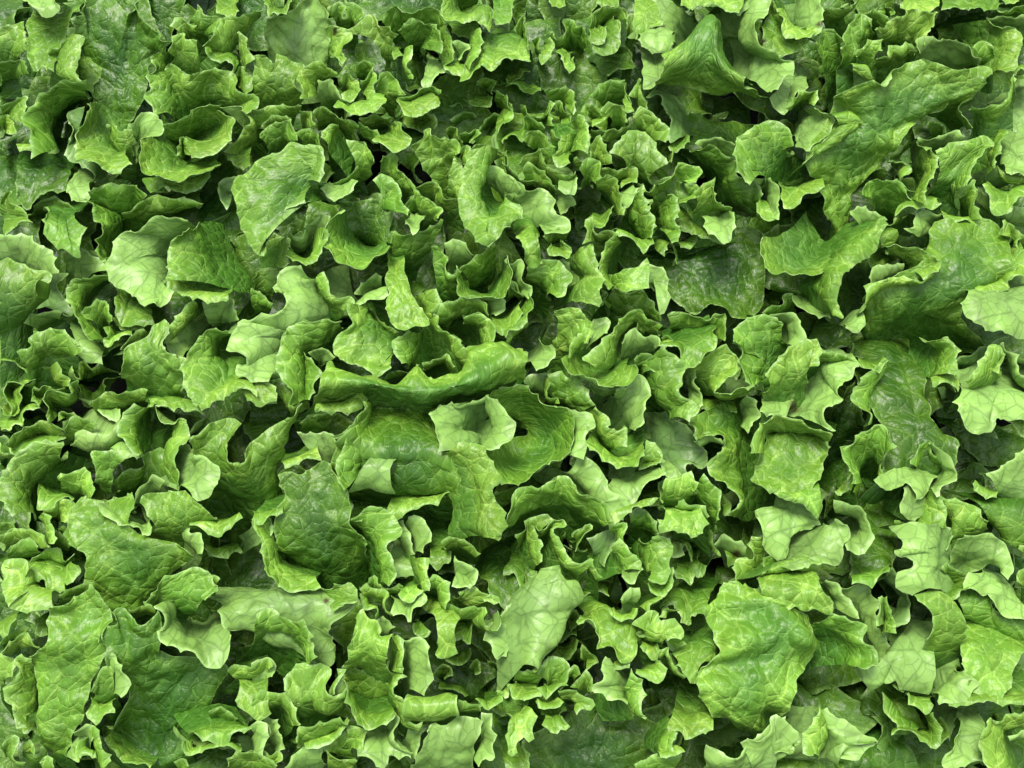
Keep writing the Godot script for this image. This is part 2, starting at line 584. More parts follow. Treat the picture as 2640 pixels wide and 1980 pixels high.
func head_0():
	start_head(Vector3(-0.008, 0, -0.310), "lettuce compact head with a dark frilly heart, at the middle of the top edge")
	leaf("l",3,[[-419,-820,-43,-407,-802,-43],[-408,-825,22,-398,-848,22,-367,-821,22,-369,-785,22,-356,-750,22,-376,-730,22,-395,-746,22]])
	leaf("m",3,[[-413,-920,-79,-363,-920,-79],[-426,-927,-22,-405,-950,-22,-389,-932,-22,-383,-904,-22,-374,-946,-22,-342,-918,-22,-341,-894,-22]])
	leaf("l",3,[[-298,-819,-108,-292,-819,-108],[-296,-825,-18,-270,-825,-18],[-368,-832,22,-347,-848,22,-319,-877,22,-299,-848,22,-270,-843,22,-254,-819,22]])
	leaf("m",3,[[-281,-891,-90,-244,-920,-90,-170,-915,-90],[-299,-877,-7,-299,-914,-7,-262,-928,-7,-243,-910,-7,-179,-914,-7,-148,-877,-7]])
	leaf("m",6,[[-244,-867,-72,-202,-858,-72,-205,-837,-72],[-254,-828,29,-229,-846,29,-193,-855,29,-163,-833,29,-155,-788,29,-161,-766,29]])
	leaf("l",3,[[-168,-900,-72,-163,-858,-72,-166,-821,-72],[-147,-866,0,-143,-835,0,-131,-785,0,-130,-761,0,-152,-754,0]])
	leaf("p",3,[[-203,-851,-86,-183,-837,-86,-148,-823,-86],[-201,-720,-7,-191,-703,-7,-177,-714,-7,-160,-742,-7,-109,-742,-7,-103,-764,-7]])
	leaf("l",3,[[-245,-813,-29,-243,-777,-29,-229,-741,-29],[-218,-797,7,-228,-757,7,-217,-713,7]])
	leaf("l",3,[[-283,-847,-54,-260,-843,-54],[-272,-794,-11,-260,-775,-11,-246,-794,-11]])
	leaf("l",3,[[-143,-978,-36,-130,-933,-36,-109,-918,-36,-71,-923,-36,-72,-978,-36],[-160,-919,29,-159,-869,29,-142,-846,29,-94,-857,29,-61,-851,29,-50,-819,29]])
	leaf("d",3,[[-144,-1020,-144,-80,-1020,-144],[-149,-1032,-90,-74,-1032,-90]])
	leaf("m",3,[[-155,-944,-90,-77,-949,-90],[-135,-867,-36,-101,-865,-36,-75,-888,-36]])
	leaf("p",3,[[-124,-819,-65,-112,-806,-65],[-133,-812,0,-121,-821,0,-95,-803,0,-109,-781,0,-118,-767,0]])
	leaf("l",3,[[-154,-806,-65,-113,-819,-65],[-152,-747,0,-123,-732,0,-105,-739,0,-105,-756,0]])
	leaf("l",3,[[-97,-852,-43,-100,-788,-43],[-73,-849,14,-69,-804,14,-79,-769,14,-97,-734,14]])
	leaf("l",3,[[-72,-867,-72,-41,-900,-72,20,-895,-72],[-118,-707,7,-93,-713,7,-72,-755,7,-46,-742,7,-21,-762,7,26,-770,7,43,-766,7]])
	leaf("l",3,[[20,-880,-54,46,-847,-54],[4,-836,14,27,-881,14,37,-818,14,44,-787,14]])
	leaf("m",3,[[-58,-1015,-72,-11,-1015,-72],[-48,-902,-14,-33,-876,-14,-3,-893,-14,1,-949,-14]])
	leaf("m",3,[[-73,-779,-144,-54,-779,-144],[-97,-722,-79,-91,-708,-79,-55,-706,-79,-44,-731,-79]])
	leaf("m",3,[[-30,-751,-144,-18,-728,-144],[-37,-733,-65,-10,-720,-65,1,-693,-65,-10,-649,-65,-32,-623,-65]])
	leaf("m",3,[[-65,-797,-137,-54,-802,-137],[-82,-751,-65,-74,-769,-65,-55,-765,-65,-40,-765,-65,-40,-724,-65]])
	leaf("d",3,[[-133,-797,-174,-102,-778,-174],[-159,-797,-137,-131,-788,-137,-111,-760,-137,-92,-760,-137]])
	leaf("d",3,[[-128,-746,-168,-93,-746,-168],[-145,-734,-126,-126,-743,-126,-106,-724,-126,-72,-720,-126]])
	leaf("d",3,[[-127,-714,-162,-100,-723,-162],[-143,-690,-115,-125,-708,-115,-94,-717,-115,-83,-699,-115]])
	leaf("d",3,[[-67,-859,-162,5,-869,-162],[-34,-803,-108,-11,-784,-108,24,-798,-108,24,-821,-108]])
	leaf("d",3,[[-65,-714,-162,-15,-705,-162],[-78,-657,-101,-63,-688,-101,-29,-697,-101,-7,-670,-101]])
	leaf("m",3,[[5,-661,-126,27,-670,-126],[-18,-598,-72,-3,-615,-72,23,-607,-72,38,-637,-72]])
	leaf("m",3,[[-116,-644,-126,-86,-644,-126],[-118,-612,-54,-94,-620,-54,-76,-624,-54,-74,-603,-54,-90,-586,-54]])
	leaf("l",3,[[-148,-623,-90,-129,-623,-90],[-146,-595,-18,-139,-608,-18,-117,-606,-18,-115,-582,-18]])
	leaf("d",3,[[-253,-840,-168,-225,-830,-168],[-259,-807,-126,-242,-780,-126,-215,-784,-126]])
	leaf("m",3,[[-222,-693,-108,-192,-693,-108],[-220,-668,-54,-194,-672,-54,-171,-646,-54,-175,-624,-54]])
	leaf("d",3,[[-186,-859,-168,-138,-830,-168],[-178,-775,-144,-151,-793,-144,-128,-821,-144]])
	leaf("lx",3,[[-148,-475,-90,-104,-449,-90],[-180,-494,-29,-127,-519,-29],[-215,-522,29,-190,-542,29,-179,-571,29,-162,-546,29,-124,-538,29,-111,-507,29]])
	leaf("l",3,[[-140,-442,-36,-101,-418,-36],[-125,-516,0,-108,-508,0,-103,-460,0,-99,-400,0]])
	leaf("l",3,[[-249,-676,-36,-237,-694,-36,-201,-703,-36,-186,-707,-36],[-246,-631,43,-240,-612,43,-222,-592,43,-204,-597,43,-153,-624,43]])
	leaf("m",3,[[-243,-699,-54,-188,-716,-54],[-246,-641,29,-215,-650,29,-191,-669,29,-169,-673,29,-155,-658,29]])
	leaf("l",3,[[-283,-686,-79,-264,-682,-79],[-298,-692,-11,-270,-675,-11,-252,-675,-11],[-293,-682,36,-280,-702,36,-259,-704,36,-245,-670,36,-231,-644,36]])
	leaf("p",3,[[-431,-690,-54,-384,-707,-54],[-429,-705,7,-399,-713,7,-391,-692,7,-368,-670,7,-353,-657,7]])
	leaf("l",3,[[-389,-730,-54,-359,-725,-54],[-378,-698,22,-357,-713,22,-334,-676,22,-333,-662,22,-350,-647,22,-365,-666,22]])
	leaf("l",3,[[-337,-725,-54,-326,-725,-54],[-332,-698,22,-318,-706,22,-305,-735,22,-300,-706,22,-302,-685,22,-311,-647,22]])
	leaf("m",3,[[-359,-785,-79,-329,-785,-79],[-363,-758,-22,-350,-780,-22,-328,-785,-22,-309,-771,-22]])
	leaf("y",3,[[-384,-662,-7,-354,-645,-7,-341,-664,-7,-316,-664,-7,-303,-683,-7,-284,-677,-7],[-380,-623,36,-345,-598,36,-310,-603,36,-267,-621,36]])
	leaf("l",3,[[-320,-637,-72,-273,-659,-72],[-330,-602,11,-293,-617,11,-261,-602,11]])
	leaf("l",6,[[-279,-586,-54,-266,-629,-54,-260,-650,-54],[-299,-529,36,-271,-513,36,-243,-503,36,-222,-525,36,-232,-570,36,-247,-586,36]])
	leaf("m",3,[[-314,-587,-43,-299,-583,-43],[-331,-600,11,-317,-592,11,-284,-563,11,-283,-542,11]])
	leaf("m",3,[[-436,-632,-65,-393,-645,-65,-362,-615,-65],[-429,-618,14,-407,-633,14,-385,-622,14,-348,-597,14,-330,-587,14]])
	leaf("l",3,[[-394,-534,-7,-386,-575,-7,-380,-596,-7],[-407,-551,22,-388,-584,22,-374,-586,22]])
	leaf("m",3,[[-380,-455,-18,-339,-471,-18],[-375,-438,22,-352,-454,22,-323,-482,22]])
	leaf("l",3,[[-358,-514,-79,-329,-505,-79],[-327,-500,0,-296,-492,0],[-350,-533,36,-327,-533,36,-306,-521,36,-288,-483,36]])
	leaf("d",3,[[-417,-572,-144,-354,-594,-144],[-422,-612,-54,-391,-646,-54,-377,-655,-54,-341,-599,-54]])
	leaf("m",6,[[-260,-366,-36,-291,-450,-36],[-290,-437,36,-275,-451,36,-251,-441,36,-226,-406,36,-218,-375,36,-207,-352,36]])
	leaf("l",3,[[-293,-510,-54,-260,-490,-54,-223,-461,-54],[-286,-504,7,-275,-522,7,-250,-516,7,-245,-479,7,-202,-430,7]])
	leaf("l",3,[[-185,-378,-18,-158,-374,-18],[-202,-422,36,-185,-398,36,-157,-375,36,-142,-364,36,-143,-343,36]])
	leaf("l",3,[[-197,-472,-72,-146,-439,-72],[-206,-442,4,-179,-450,4,-148,-444,4,-140,-410,4,-116,-398,4]])
	leaf("m",3,[[-221,-412,-54,-193,-400,-54],[-226,-397,0,-203,-428,0,-185,-412,0]])
	leaf("p",3,[[-221,-412,-54,-196,-400,-54],[-220,-344,18,-201,-325,18,-188,-336,18,-182,-367,18]])
	leaf("m",3,[[-251,-300,-108,-205,-298,-108],[-253,-345,-18,-202,-345,-18,-146,-372,-18]])
	leaf("dx",3,[[-338,-358,-101,-295,-346,-101],[-366,-406,-36,-329,-430,-36,-284,-434,-36,-260,-382,-36,-261,-331,-36]])
	leaf("lx",12,[[-38,-526,11,-55,-481,11,-68,-433,11,-50,-378,11,-33,-365,11,1,-408,11],[-91,-494,58,-100,-431,58,-102,-366,58,-82,-317,58,-55,-273,58,-9,-299,58,17,-336,58,17,-366,58]])
	leaf("lx",3,[[-64,-312,-29,-10,-347,-29],[-30,-264,-54,25,-294,-54]])
	leaf("p",3,[[-38,-467,-43,-13,-438,-43,18,-434,-43],[-58,-474,22,-37,-480,22,-16,-462,22,18,-423,22]])
	leaf("y",3,[[4,-502,-54,25,-494,-54],[-13,-522,11,-3,-481,11,25,-441,11]])
	leaf("d",3,[[-200,-406,-174,-126,-448,-174],[-183,-337,-168,-169,-370,-168]])
	leaf("l",3,[[-97,-547,-72,-68,-547,-72],[-90,-523,14,-73,-535,14,-38,-527,14,-15,-517,14]])
	leaf("l",3,[[-130,-555,-65,-104,-542,-65],[-112,-538,-14,-95,-551,-14,-91,-510,-14]])
	leaf("m",3,[[-150,-202,-65,-92,-206,-65],[-161,-296,18,-139,-281,18,-132,-236,18,-122,-232,18,-112,-249,18,-102,-240,18]])
	leaf("mx",3,[[-87,-251,-101,-48,-259,-101],[-105,-242,22,-72,-264,22,-49,-286,22,-36,-301,22]])
	leaf("p",3,[[-134,-286,-58,-82,-297,-58],[-138,-315,-4,-101,-315,-4,-77,-288,-4]])
	leaf("l",3,[[-30,-251,-72,-10,-278,-72],[-3,-275,0,4,-279,0]])
	leaf("l",3,[[86,-1004,-54,129,-1004,-54],[85,-936,0,94,-910,0,117,-912,0,122,-936,0]])
	leaf("d",3,[[34,-1021,-162,183,-1006,-162],[34,-1086,-144,209,-1086,-144]])
	leaf("d",3,[[134,-1035,-144,264,-1045,-144],[150,-1069,-126,271,-1069,-126]])
	leaf("l",3,[[218,-1036,-90,258,-1036,-90],[195,-952,-29,225,-943,-29,252,-957,-29]])
	leaf("m",3,[[201,-935,-108,233,-959,-108],[176,-874,-14,193,-911,-14,223,-923,-14,253,-921,-14,269,-897,-14]])
	leaf("l",3,[[195,-894,-54,211,-903,-54],[171,-841,11,178,-816,11,202,-812,11,209,-853,11]])
	leaf("m",3,[[209,-863,-50,214,-905,-50,242,-926,-50],[180,-802,4,209,-791,4,222,-793,4,236,-811,4,238,-877,4]])
	leaf("m",3,[[110,-873,-108,168,-887,-108],[76,-861,-29,95,-873,-29,106,-854,-29,122,-905,-29,141,-905,-29,148,-887,-29,167,-891,-29,170,-868,-29,180,-836,-29]])
	leaf("l",3,[[59,-872,-90,70,-858,-90],[46,-846,-22,63,-848,-22,62,-821,-22,73,-814,-22]])
	leaf("l",3,[[79,-857,-54,69,-829,-54],[80,-835,-11,90,-812,-11,68,-769,-11,63,-794,-11]])
	leaf("l",3,[[115,-853,-72,146,-848,-72],[101,-812,-22,110,-785,-22,129,-753,-22,139,-771,-22,137,-794,-22]])
	leaf("d",3,[[170,-882,-137,219,-911,-137],[221,-761,-54,241,-786,-54,263,-779,-54,282,-788,-54,276,-829,-54,247,-847,-54]])
	leaf("d",3,[[60,-869,-144,155,-869,-144],[67,-789,-126,175,-789,-126]])
	leaf("l",3,[[276,-929,18,324,-929,18],[269,-873,40,326,-846,40],[270,-786,47,303,-813,47,329,-817,47]])
	leaf("p",6,[[279,-796,36,305,-821,36,331,-826,36,351,-806,36],[277,-776,58,292,-749,58,312,-737,58,337,-742,58,350,-764,58]])
	leaf("p",3,[[398,-905,-7,376,-850,-7,363,-813,-7],[307,-919,29,322,-855,29,335,-824,29,354,-792,29]])
	leaf("m",3,[[262,-852,-54,285,-847,-54],[252,-866,-11,278,-908,-11,278,-825,-11]])
	leaf("p",3,[[287,-831,-29,328,-806,-29,358,-809,-29],[281,-652,50,306,-665,50,323,-697,50,329,-740,50]])
	leaf("m",3,[[211,-690,-54,248,-690,-54],[169,-655,22,182,-668,22,208,-694,22,249,-691,22]])
	leaf("l",3,[[245,-669,-14,253,-695,-14,254,-719,-14],[244,-613,22,263,-611,22,266,-626,22,258,-655,22]])
	leaf("l",3,[[298,-682,-43,279,-669,-43],[257,-662,18,280,-706,18,285,-654,18,295,-628,18]])
	leaf("m",8,[[275,-624,-54,317,-594,-54],[257,-611,18,277,-624,18,301,-620,18,321,-599,18,337,-570,18,332,-537,18]])
	leaf("dp",3,[[343,-744,-79,379,-708,-79,400,-625,-79],[299,-693,-29,333,-684,-29,342,-645,-29,348,-575,-29]])
	leaf("mx",16,[[238,-500,-29,286,-474,-29,311,-482,-29],[207,-494,47,217,-522,47,249,-550,47,276,-544,47,299,-522,47,320,-474,47]])
	leaf("l",3,[[219,-630,-43,262,-617,-43],[200,-617,22,210,-640,22,241,-634,22,247,-592,22]])
	leaf("y",3,[[180,-647,-43,187,-638,-43],[149,-613,22,160,-630,22,181,-626,22,201,-601,22,190,-584,22,169,-576,22]])
	leaf("l",3,[[133,-615,-11,140,-582,-11,124,-532,-11],[141,-603,32,161,-584,32,165,-539,32,156,-507,32]])
	leaf("l",3,[[143,-618,-50,127,-558,-50],[109,-559,22,98,-514,22,89,-498,22,104,-482,22,122,-486,22]])
	leaf("y",3,[[44,-573,-54,73,-577,-54],[22,-548,14,36,-572,14,61,-574,14,78,-556,14,85,-531,14]])
	leaf("m",3,[[58,-693,-126,81,-697,-126],[25,-694,-54,38,-668,-54,52,-659,-54,75,-681,-54,86,-703,-54,93,-685,-54,89,-633,-54]])
	leaf("m",3,[[112,-697,-126,123,-706,-126],[93,-684,-58,105,-697,-58,130,-670,-58,137,-666,-58,126,-640,-58,111,-629,-58]])
	leaf("m",3,[[101,-743,-126,124,-743,-126],[75,-722,-50,105,-731,-50,131,-722,-50,145,-687,-50,137,-665,-50]])
	leaf("m",3,[[35,-667,-115,69,-663,-115],[23,-622,-50,30,-652,-50,52,-643,-50,74,-626,-50]])
	leaf("m",3,[[-11,-840,-144,17,-845,-144],[-18,-780,-79,-3,-766,-79,20,-780,-79,24,-803,-79,43,-799,-79]])
	leaf("m",3,[[9,-821,-144,44,-802,-144],[-14,-751,-79,12,-762,-79,39,-735,-79,65,-751,-79]])
	leaf("m",3,[[-18,-752,-126,-7,-724,-126],[-18,-719,-58,-3,-692,-58,5,-670,-58,-14,-640,-58]])
	leaf("l",3,[[186,-605,-50,216,-618,-50],[170,-577,14,187,-572,14,226,-574,14]])
	leaf("l",3,[[214,-583,-43,233,-613,-43],[187,-558,11,208,-571,11,226,-575,11,255,-592,11]])
	leaf("y",3,[[19,-492,-65,73,-509,-65],[-15,-492,22,1,-462,22,21,-442,22,42,-450,22]])
	leaf("l",3,[[37,-496,-58,69,-517,-58],[13,-483,32,35,-503,32,58,-517,32,82,-514,32]])
	leaf("l",3,[[69,-513,-58,101,-484,-58,126,-496,-58],[58,-507,32,69,-475,32,96,-455,32,120,-447,32,131,-463,32]])
	leaf("p",3,[[95,-471,-11,137,-471,-11],[96,-418,32,116,-406,32,133,-414,32,141,-440,32]])
	leaf("m",3,[[36,-483,-43,68,-454,-43,100,-462,-43],[18,-476,18,42,-488,18,63,-472,18,97,-427,18]])
	leaf("l",3,[[155,-516,-50,198,-520,-50],[132,-502,22,156,-502,22,182,-551,22,192,-535,22,205,-510,22,208,-486,22]])
	leaf("m",3,[[143,-467,-50,175,-479,-50],[141,-463,32,152,-479,32,166,-487,32,182,-479,32,185,-447,32,174,-432,32]])
	leaf("y",3,[[95,-571,-58,132,-580,-58],[86,-587,0,98,-566,0,132,-578,0]])
	leaf("l",3,[[185,-470,-36,208,-438,-36,232,-400,-36],[173,-425,43,217,-435,43,224,-406,43,225,-353,43]])
	leaf("l",3,[[211,-483,-50,247,-492,-50],[187,-476,18,204,-472,18,218,-464,18,245,-470,18,265,-457,18,258,-443,18,227,-432,18]])
	leaf("l",3,[[331,-559,-65,345,-542,-65],[329,-509,-7,350,-538,-7,348,-509,-7]])
	leaf("dx",3,[[131,-507,-144,191,-516,-144,242,-465,-144],[140,-419,-137,240,-448,-137]])
	leaf("p",3,[[-17,-438,-50,4,-378,-50,39,-382,-50],[-16,-460,22,4,-438,22,25,-417,22,59,-425,22,81,-407,22,89,-370,22,114,-349,22,114,-324,22,68,-319,22]])
	leaf("p",3,[[66,-480,-72,91,-460,-72],[46,-457,-14,64,-469,-14,88,-461,-14,129,-421,-14,125,-397,-14,104,-385,-14]])
	leaf("l",3,[[8,-321,18,35,-344,18,56,-317,18],[24,-268,54,40,-275,54,50,-282,54],[29,-248,29,44,-237,29,65,-255,29]])
	leaf("m",3,[[77,-331,-50,112,-347,-50],[65,-313,18,82,-334,18,115,-325,18]])
func head_1():
	start_head(Vector3(-0.451, 0, -0.004), "lettuce head with tightly meandering ruffles round a hollow, at the middle of the left edge")
	leaf("p",8,[[-1070,-263,-43,-1020,-271,-43,-967,-259,-43],[-1030,-300,50,-990,-299,50,-948,-284,50,-913,-248,50,-897,-217,50]])
	leaf("m",10,[[-1008,-93,18,-979,-110,18,-964,-135,18,-959,-181,18],[-1002,-226,79,-984,-233,79,-945,-216,79,-904,-200,79,-908,-184,79]])
	leaf("p",3,[[-979,-138,-54,-934,-174,-54],[-967,-122,14,-960,-142,14,-926,-153,14,-897,-144,14]])
	leaf("m",4,[[-951,-32,14,-933,-22,14,-924,-42,14,-897,-54,14,-850,-51,14],[-944,-39,58,-922,-56,58,-924,-73,58,-884,-93,58,-854,-83,58,-828,-42,58]])
	leaf("p",3,[[-889,-128,-14,-841,-96,-14,-812,-71,-14],[-858,-64,4,-833,-46,4,-805,-40,4]])
	leaf("dp",3,[[-989,-270,-79,-998,-224,-79,-1006,-190,-79],[-913,-247,-18,-932,-228,-18,-918,-195,-18,-891,-151,-18,-912,-158,-18]])
	leaf("m",3,[[-826,-238,-7,-849,-212,-7,-862,-186,-7,-859,-153,-7,-843,-125,-7,-812,-93,-7],[-800,-211,54,-829,-204,54,-853,-189,54,-869,-157,54,-862,-126,54,-838,-95,54,-809,-67,54]])
	leaf("l",3,[[-834,-118,-29,-823,-134,-29,-807,-138,-29],[-842,-124,40,-841,-134,40,-827,-152,40,-803,-162,40,-788,-143,40,-780,-118,40]])
	leaf("y",3,[[-808,-117,-22,-768,-117,-22],[-803,-112,22,-794,-91,22,-804,-86,22,-792,-71,22,-773,-81,22,-743,-95,22]])
	leaf("l",3,[[-779,-77,-29,-755,-95,-29,-737,-112,-29],[-764,-63,22,-754,-84,22,-725,-109,22]])
	leaf("l",3,[[-1062,-75,-137,-1032,-61,-137,-1035,-39,-137,-1054,-31,-137,-1025,-2,-137],[-1009,-46,0,-977,-31,0,-942,-17,0,-943,-2,0,-989,-12,0,-993,14,0,-960,47,0,-969,67,0]])
	leaf("l",3,[[-1060,12,-137,-1035,-2,-137,-1022,-42,-137],[-990,47,4,-969,70,4,-947,65,4,-953,32,4,-959,15,4,-931,-10,4]])
	leaf("p",3,[[-938,-72,-108,-915,-54,-108],[-889,-38,0,-887,-51,0,-872,-57,0,-863,-24,0,-847,-10,0]])
	leaf("l",3,[[-982,-50,-108,-959,-72,-108],[-935,-16,4,-924,-33,4,-899,-34,4,-896,-46,4]])
	leaf("l",3,[[-925,-29,-50,-903,-15,-50,-891,-11,-50],[-890,-42,14,-878,-15,14,-862,-5,14,-859,12,14]])
	leaf("l",3,[[-980,4,-86,-958,15,-86,-935,-6,-86],[-905,47,14,-933,26,14,-928,9,14,-904,0,14,-883,12,14,-861,12,14]])
	leaf("m",3,[[-913,49,-58,-924,38,-58,-910,25,-58,-883,11,-58],[-875,88,32,-894,58,32,-890,32,32,-875,29,32,-845,40,32,-835,32,32,-847,12,32,-834,10,32]])
	leaf("d",3,[[-924,-47,-180,-871,-47,-180],[-902,-39,-108,-871,7,-108,-841,-14,-108,-842,-43,-108,-813,-54,-108]])
	leaf("m",3,[[-881,-93,-144,-834,-78,-144],[-894,-50,-108,-871,-79,-108,-858,-86,-108]])
	leaf("l",3,[[-1014,61,-50,-967,37,-50],[-981,95,4,-961,98,4,-951,88,4,-932,85,4,-934,59,4,-910,50,4]])
	leaf("l",3,[[-973,112,-50,-929,85,-50,-883,92,-50],[-955,128,22,-936,100,22,-914,87,22,-893,85,22,-853,99,22]])
	leaf("m",3,[[-981,103,-58,-939,83,-58,-914,100,-58],[-963,123,4,-941,140,4,-897,124,4,-853,108,4]])
	leaf("m",3,[[-870,92,-18,-853,111,-18,-820,95,-18],[-848,101,32,-838,84,32,-821,76,32,-802,80,32,-783,94,32]])
	leaf("l",3,[[-905,42,-90,-881,45,-90],[-866,76,7,-871,63,7,-860,56,7,-835,65,7]])
	leaf("pl",3,[[-833,108,14,-813,93,14,-771,105,14,-752,79,14],[-849,116,-14,-813,134,-14,-776,129,-14,-753,112,-14]])
	leaf("l",3,[[-817,42,-36,-772,40,-36,-733,15,-36],[-812,50,22,-788,33,22,-743,21,22,-704,31,22]])
	leaf("p",3,[[-834,33,-29,-774,48,-29],[-798,62,4,-759,79,4,-754,55,4]])
	leaf("m",4,[[-698,45,7,-712,66,7,-716,96,7,-703,148,7],[-710,57,47,-726,84,47,-734,108,47,-725,131,47,-690,160,47]])
	leaf("p",3,[[-766,132,-14,-753,112,-14,-715,142,-14],[-756,143,14,-736,157,14,-712,148,14,-699,151,14]])
	leaf("mx",3,[[-787,217,-50,-778,213,-50],[-780,187,0,-753,181,0],[-787,153,32,-777,143,32,-748,149,32,-723,161,32]])
	leaf("l",3,[[-720,25,-58,-678,45,-58,-668,79,-58,-672,123,-58,-647,195,-58],[-697,40,18,-665,70,18,-631,73,18,-621,112,18,-633,128,18,-634,170,18,-618,215,18]])
	leaf("l",3,[[-711,34,-14,-683,22,-14,-650,29,-14],[-695,45,22,-640,60,22,-587,65,22]])
	leaf("y",3,[[-659,27,-22,-629,30,-22],[-645,46,14,-618,57,14,-592,62,14]])
	leaf("p",3,[[-672,111,-101,-659,185,-101],[-642,124,-7,-625,115,-7,-606,137,-7,-600,163,-7]])
	leaf("p",6,[[-598,145,7,-596,177,7,-620,214,7],[-584,156,58,-559,165,58,-540,193,58,-549,230,58,-583,238,58]])
	leaf("p",3,[[-653,78,-72,-622,61,-72],[-639,97,-22,-600,64,-22,-586,45,-22,-555,67,-22]])
	leaf("mx",8,[[-855,134,-18,-888,183,-18,-908,215,-18,-896,264,-18],[-835,142,47,-851,134,47,-884,135,47,-922,162,47,-928,187,47,-938,209,47,-931,248,47,-907,278,47]])
	leaf("l",3,[[-908,186,-29,-873,212,-29,-839,225,-29],[-879,246,22,-849,253,22,-842,243,22,-825,233,22,-812,238,22]])
	leaf("y",3,[[-862,204,-50,-796,220,-50],[-849,183,14,-828,180,14,-798,181,14,-790,204,14,-780,235,14]])
	leaf("m",3,[[-775,198,-86,-720,178,-86],[-763,193,-29,-735,167,-29,-708,161,-29,-705,138,-29,-684,125,-29,-666,139,-29,-653,172,-29]])
	leaf("p",3,[[-723,216,-65,-678,197,-65],[-717,229,-11,-705,204,-11,-682,181,-11,-657,194,-11]])
	leaf("m",3,[[-779,226,-50,-721,242,-50],[-759,235,-11,-733,227,-11,-704,245,-11]])
	leaf("d",3,[[-940,117,-180,-882,92,-180],[-918,166,-180,-831,113,-180]])
	leaf("d",3,[[-784,20,-168,-738,2,-168],[-767,95,-168,-713,92,-168]])
	leaf("m",3,[[-1023,-146,-108,-994,-161,-108],[-1064,-101,-90,-1025,-131,-90,-1005,-131,-90]])
	leaf("m",3,[[-1070,-131,-90,-1023,-138,-90],[-1050,-72,-72,-1015,-87,-72]])
	leaf("d",3,[[-927,-169,-126,-844,-176,-126],[-932,-253,-108,-862,-276,-108]])
	leaf("d",3,[[-1035,109,-108,-1003,136,-108],[-1017,84,-65,-994,108,-65,-974,124,-65]])
	leaf("m",3,[[-912,-71,-144,-887,-86,-144],[-883,-39,-79,-886,-75,-79,-860,-64,-79]])
	leaf("l",3,[[-1011,136,-72,-998,119,-72],[-990,101,-18,-979,128,-18,-955,138,-18]])
	leaf("l",3,[[-956,317,-29,-922,305,-29,-883,299,-29],[-927,309,32,-909,292,32,-876,293,32,-854,303,32,-835,325,32]])
	leaf("m",4,[[-935,330,-29,-892,333,-29,-871,317,-29],[-920,326,18,-903,314,18,-880,308,18,-861,320,18]])
	leaf("y",3,[[-885,255,-14,-865,277,-14,-855,314,-14],[-852,260,32,-838,274,32,-826,316,32,-836,322,32]])
	leaf("l",3,[[-963,280,-29,-936,274,-29],[-939,279,18,-922,277,18,-908,287,18]])
	leaf("y",3,[[-876,249,-29,-842,265,-29],[-863,257,22,-843,254,22,-840,235,22,-815,238,22,-810,254,22,-818,278,22]])
	leaf("l",3,[[-864,306,-58,-815,318,-58],[-844,288,-7,-822,275,-7,-810,257,-7,-794,278,-7]])
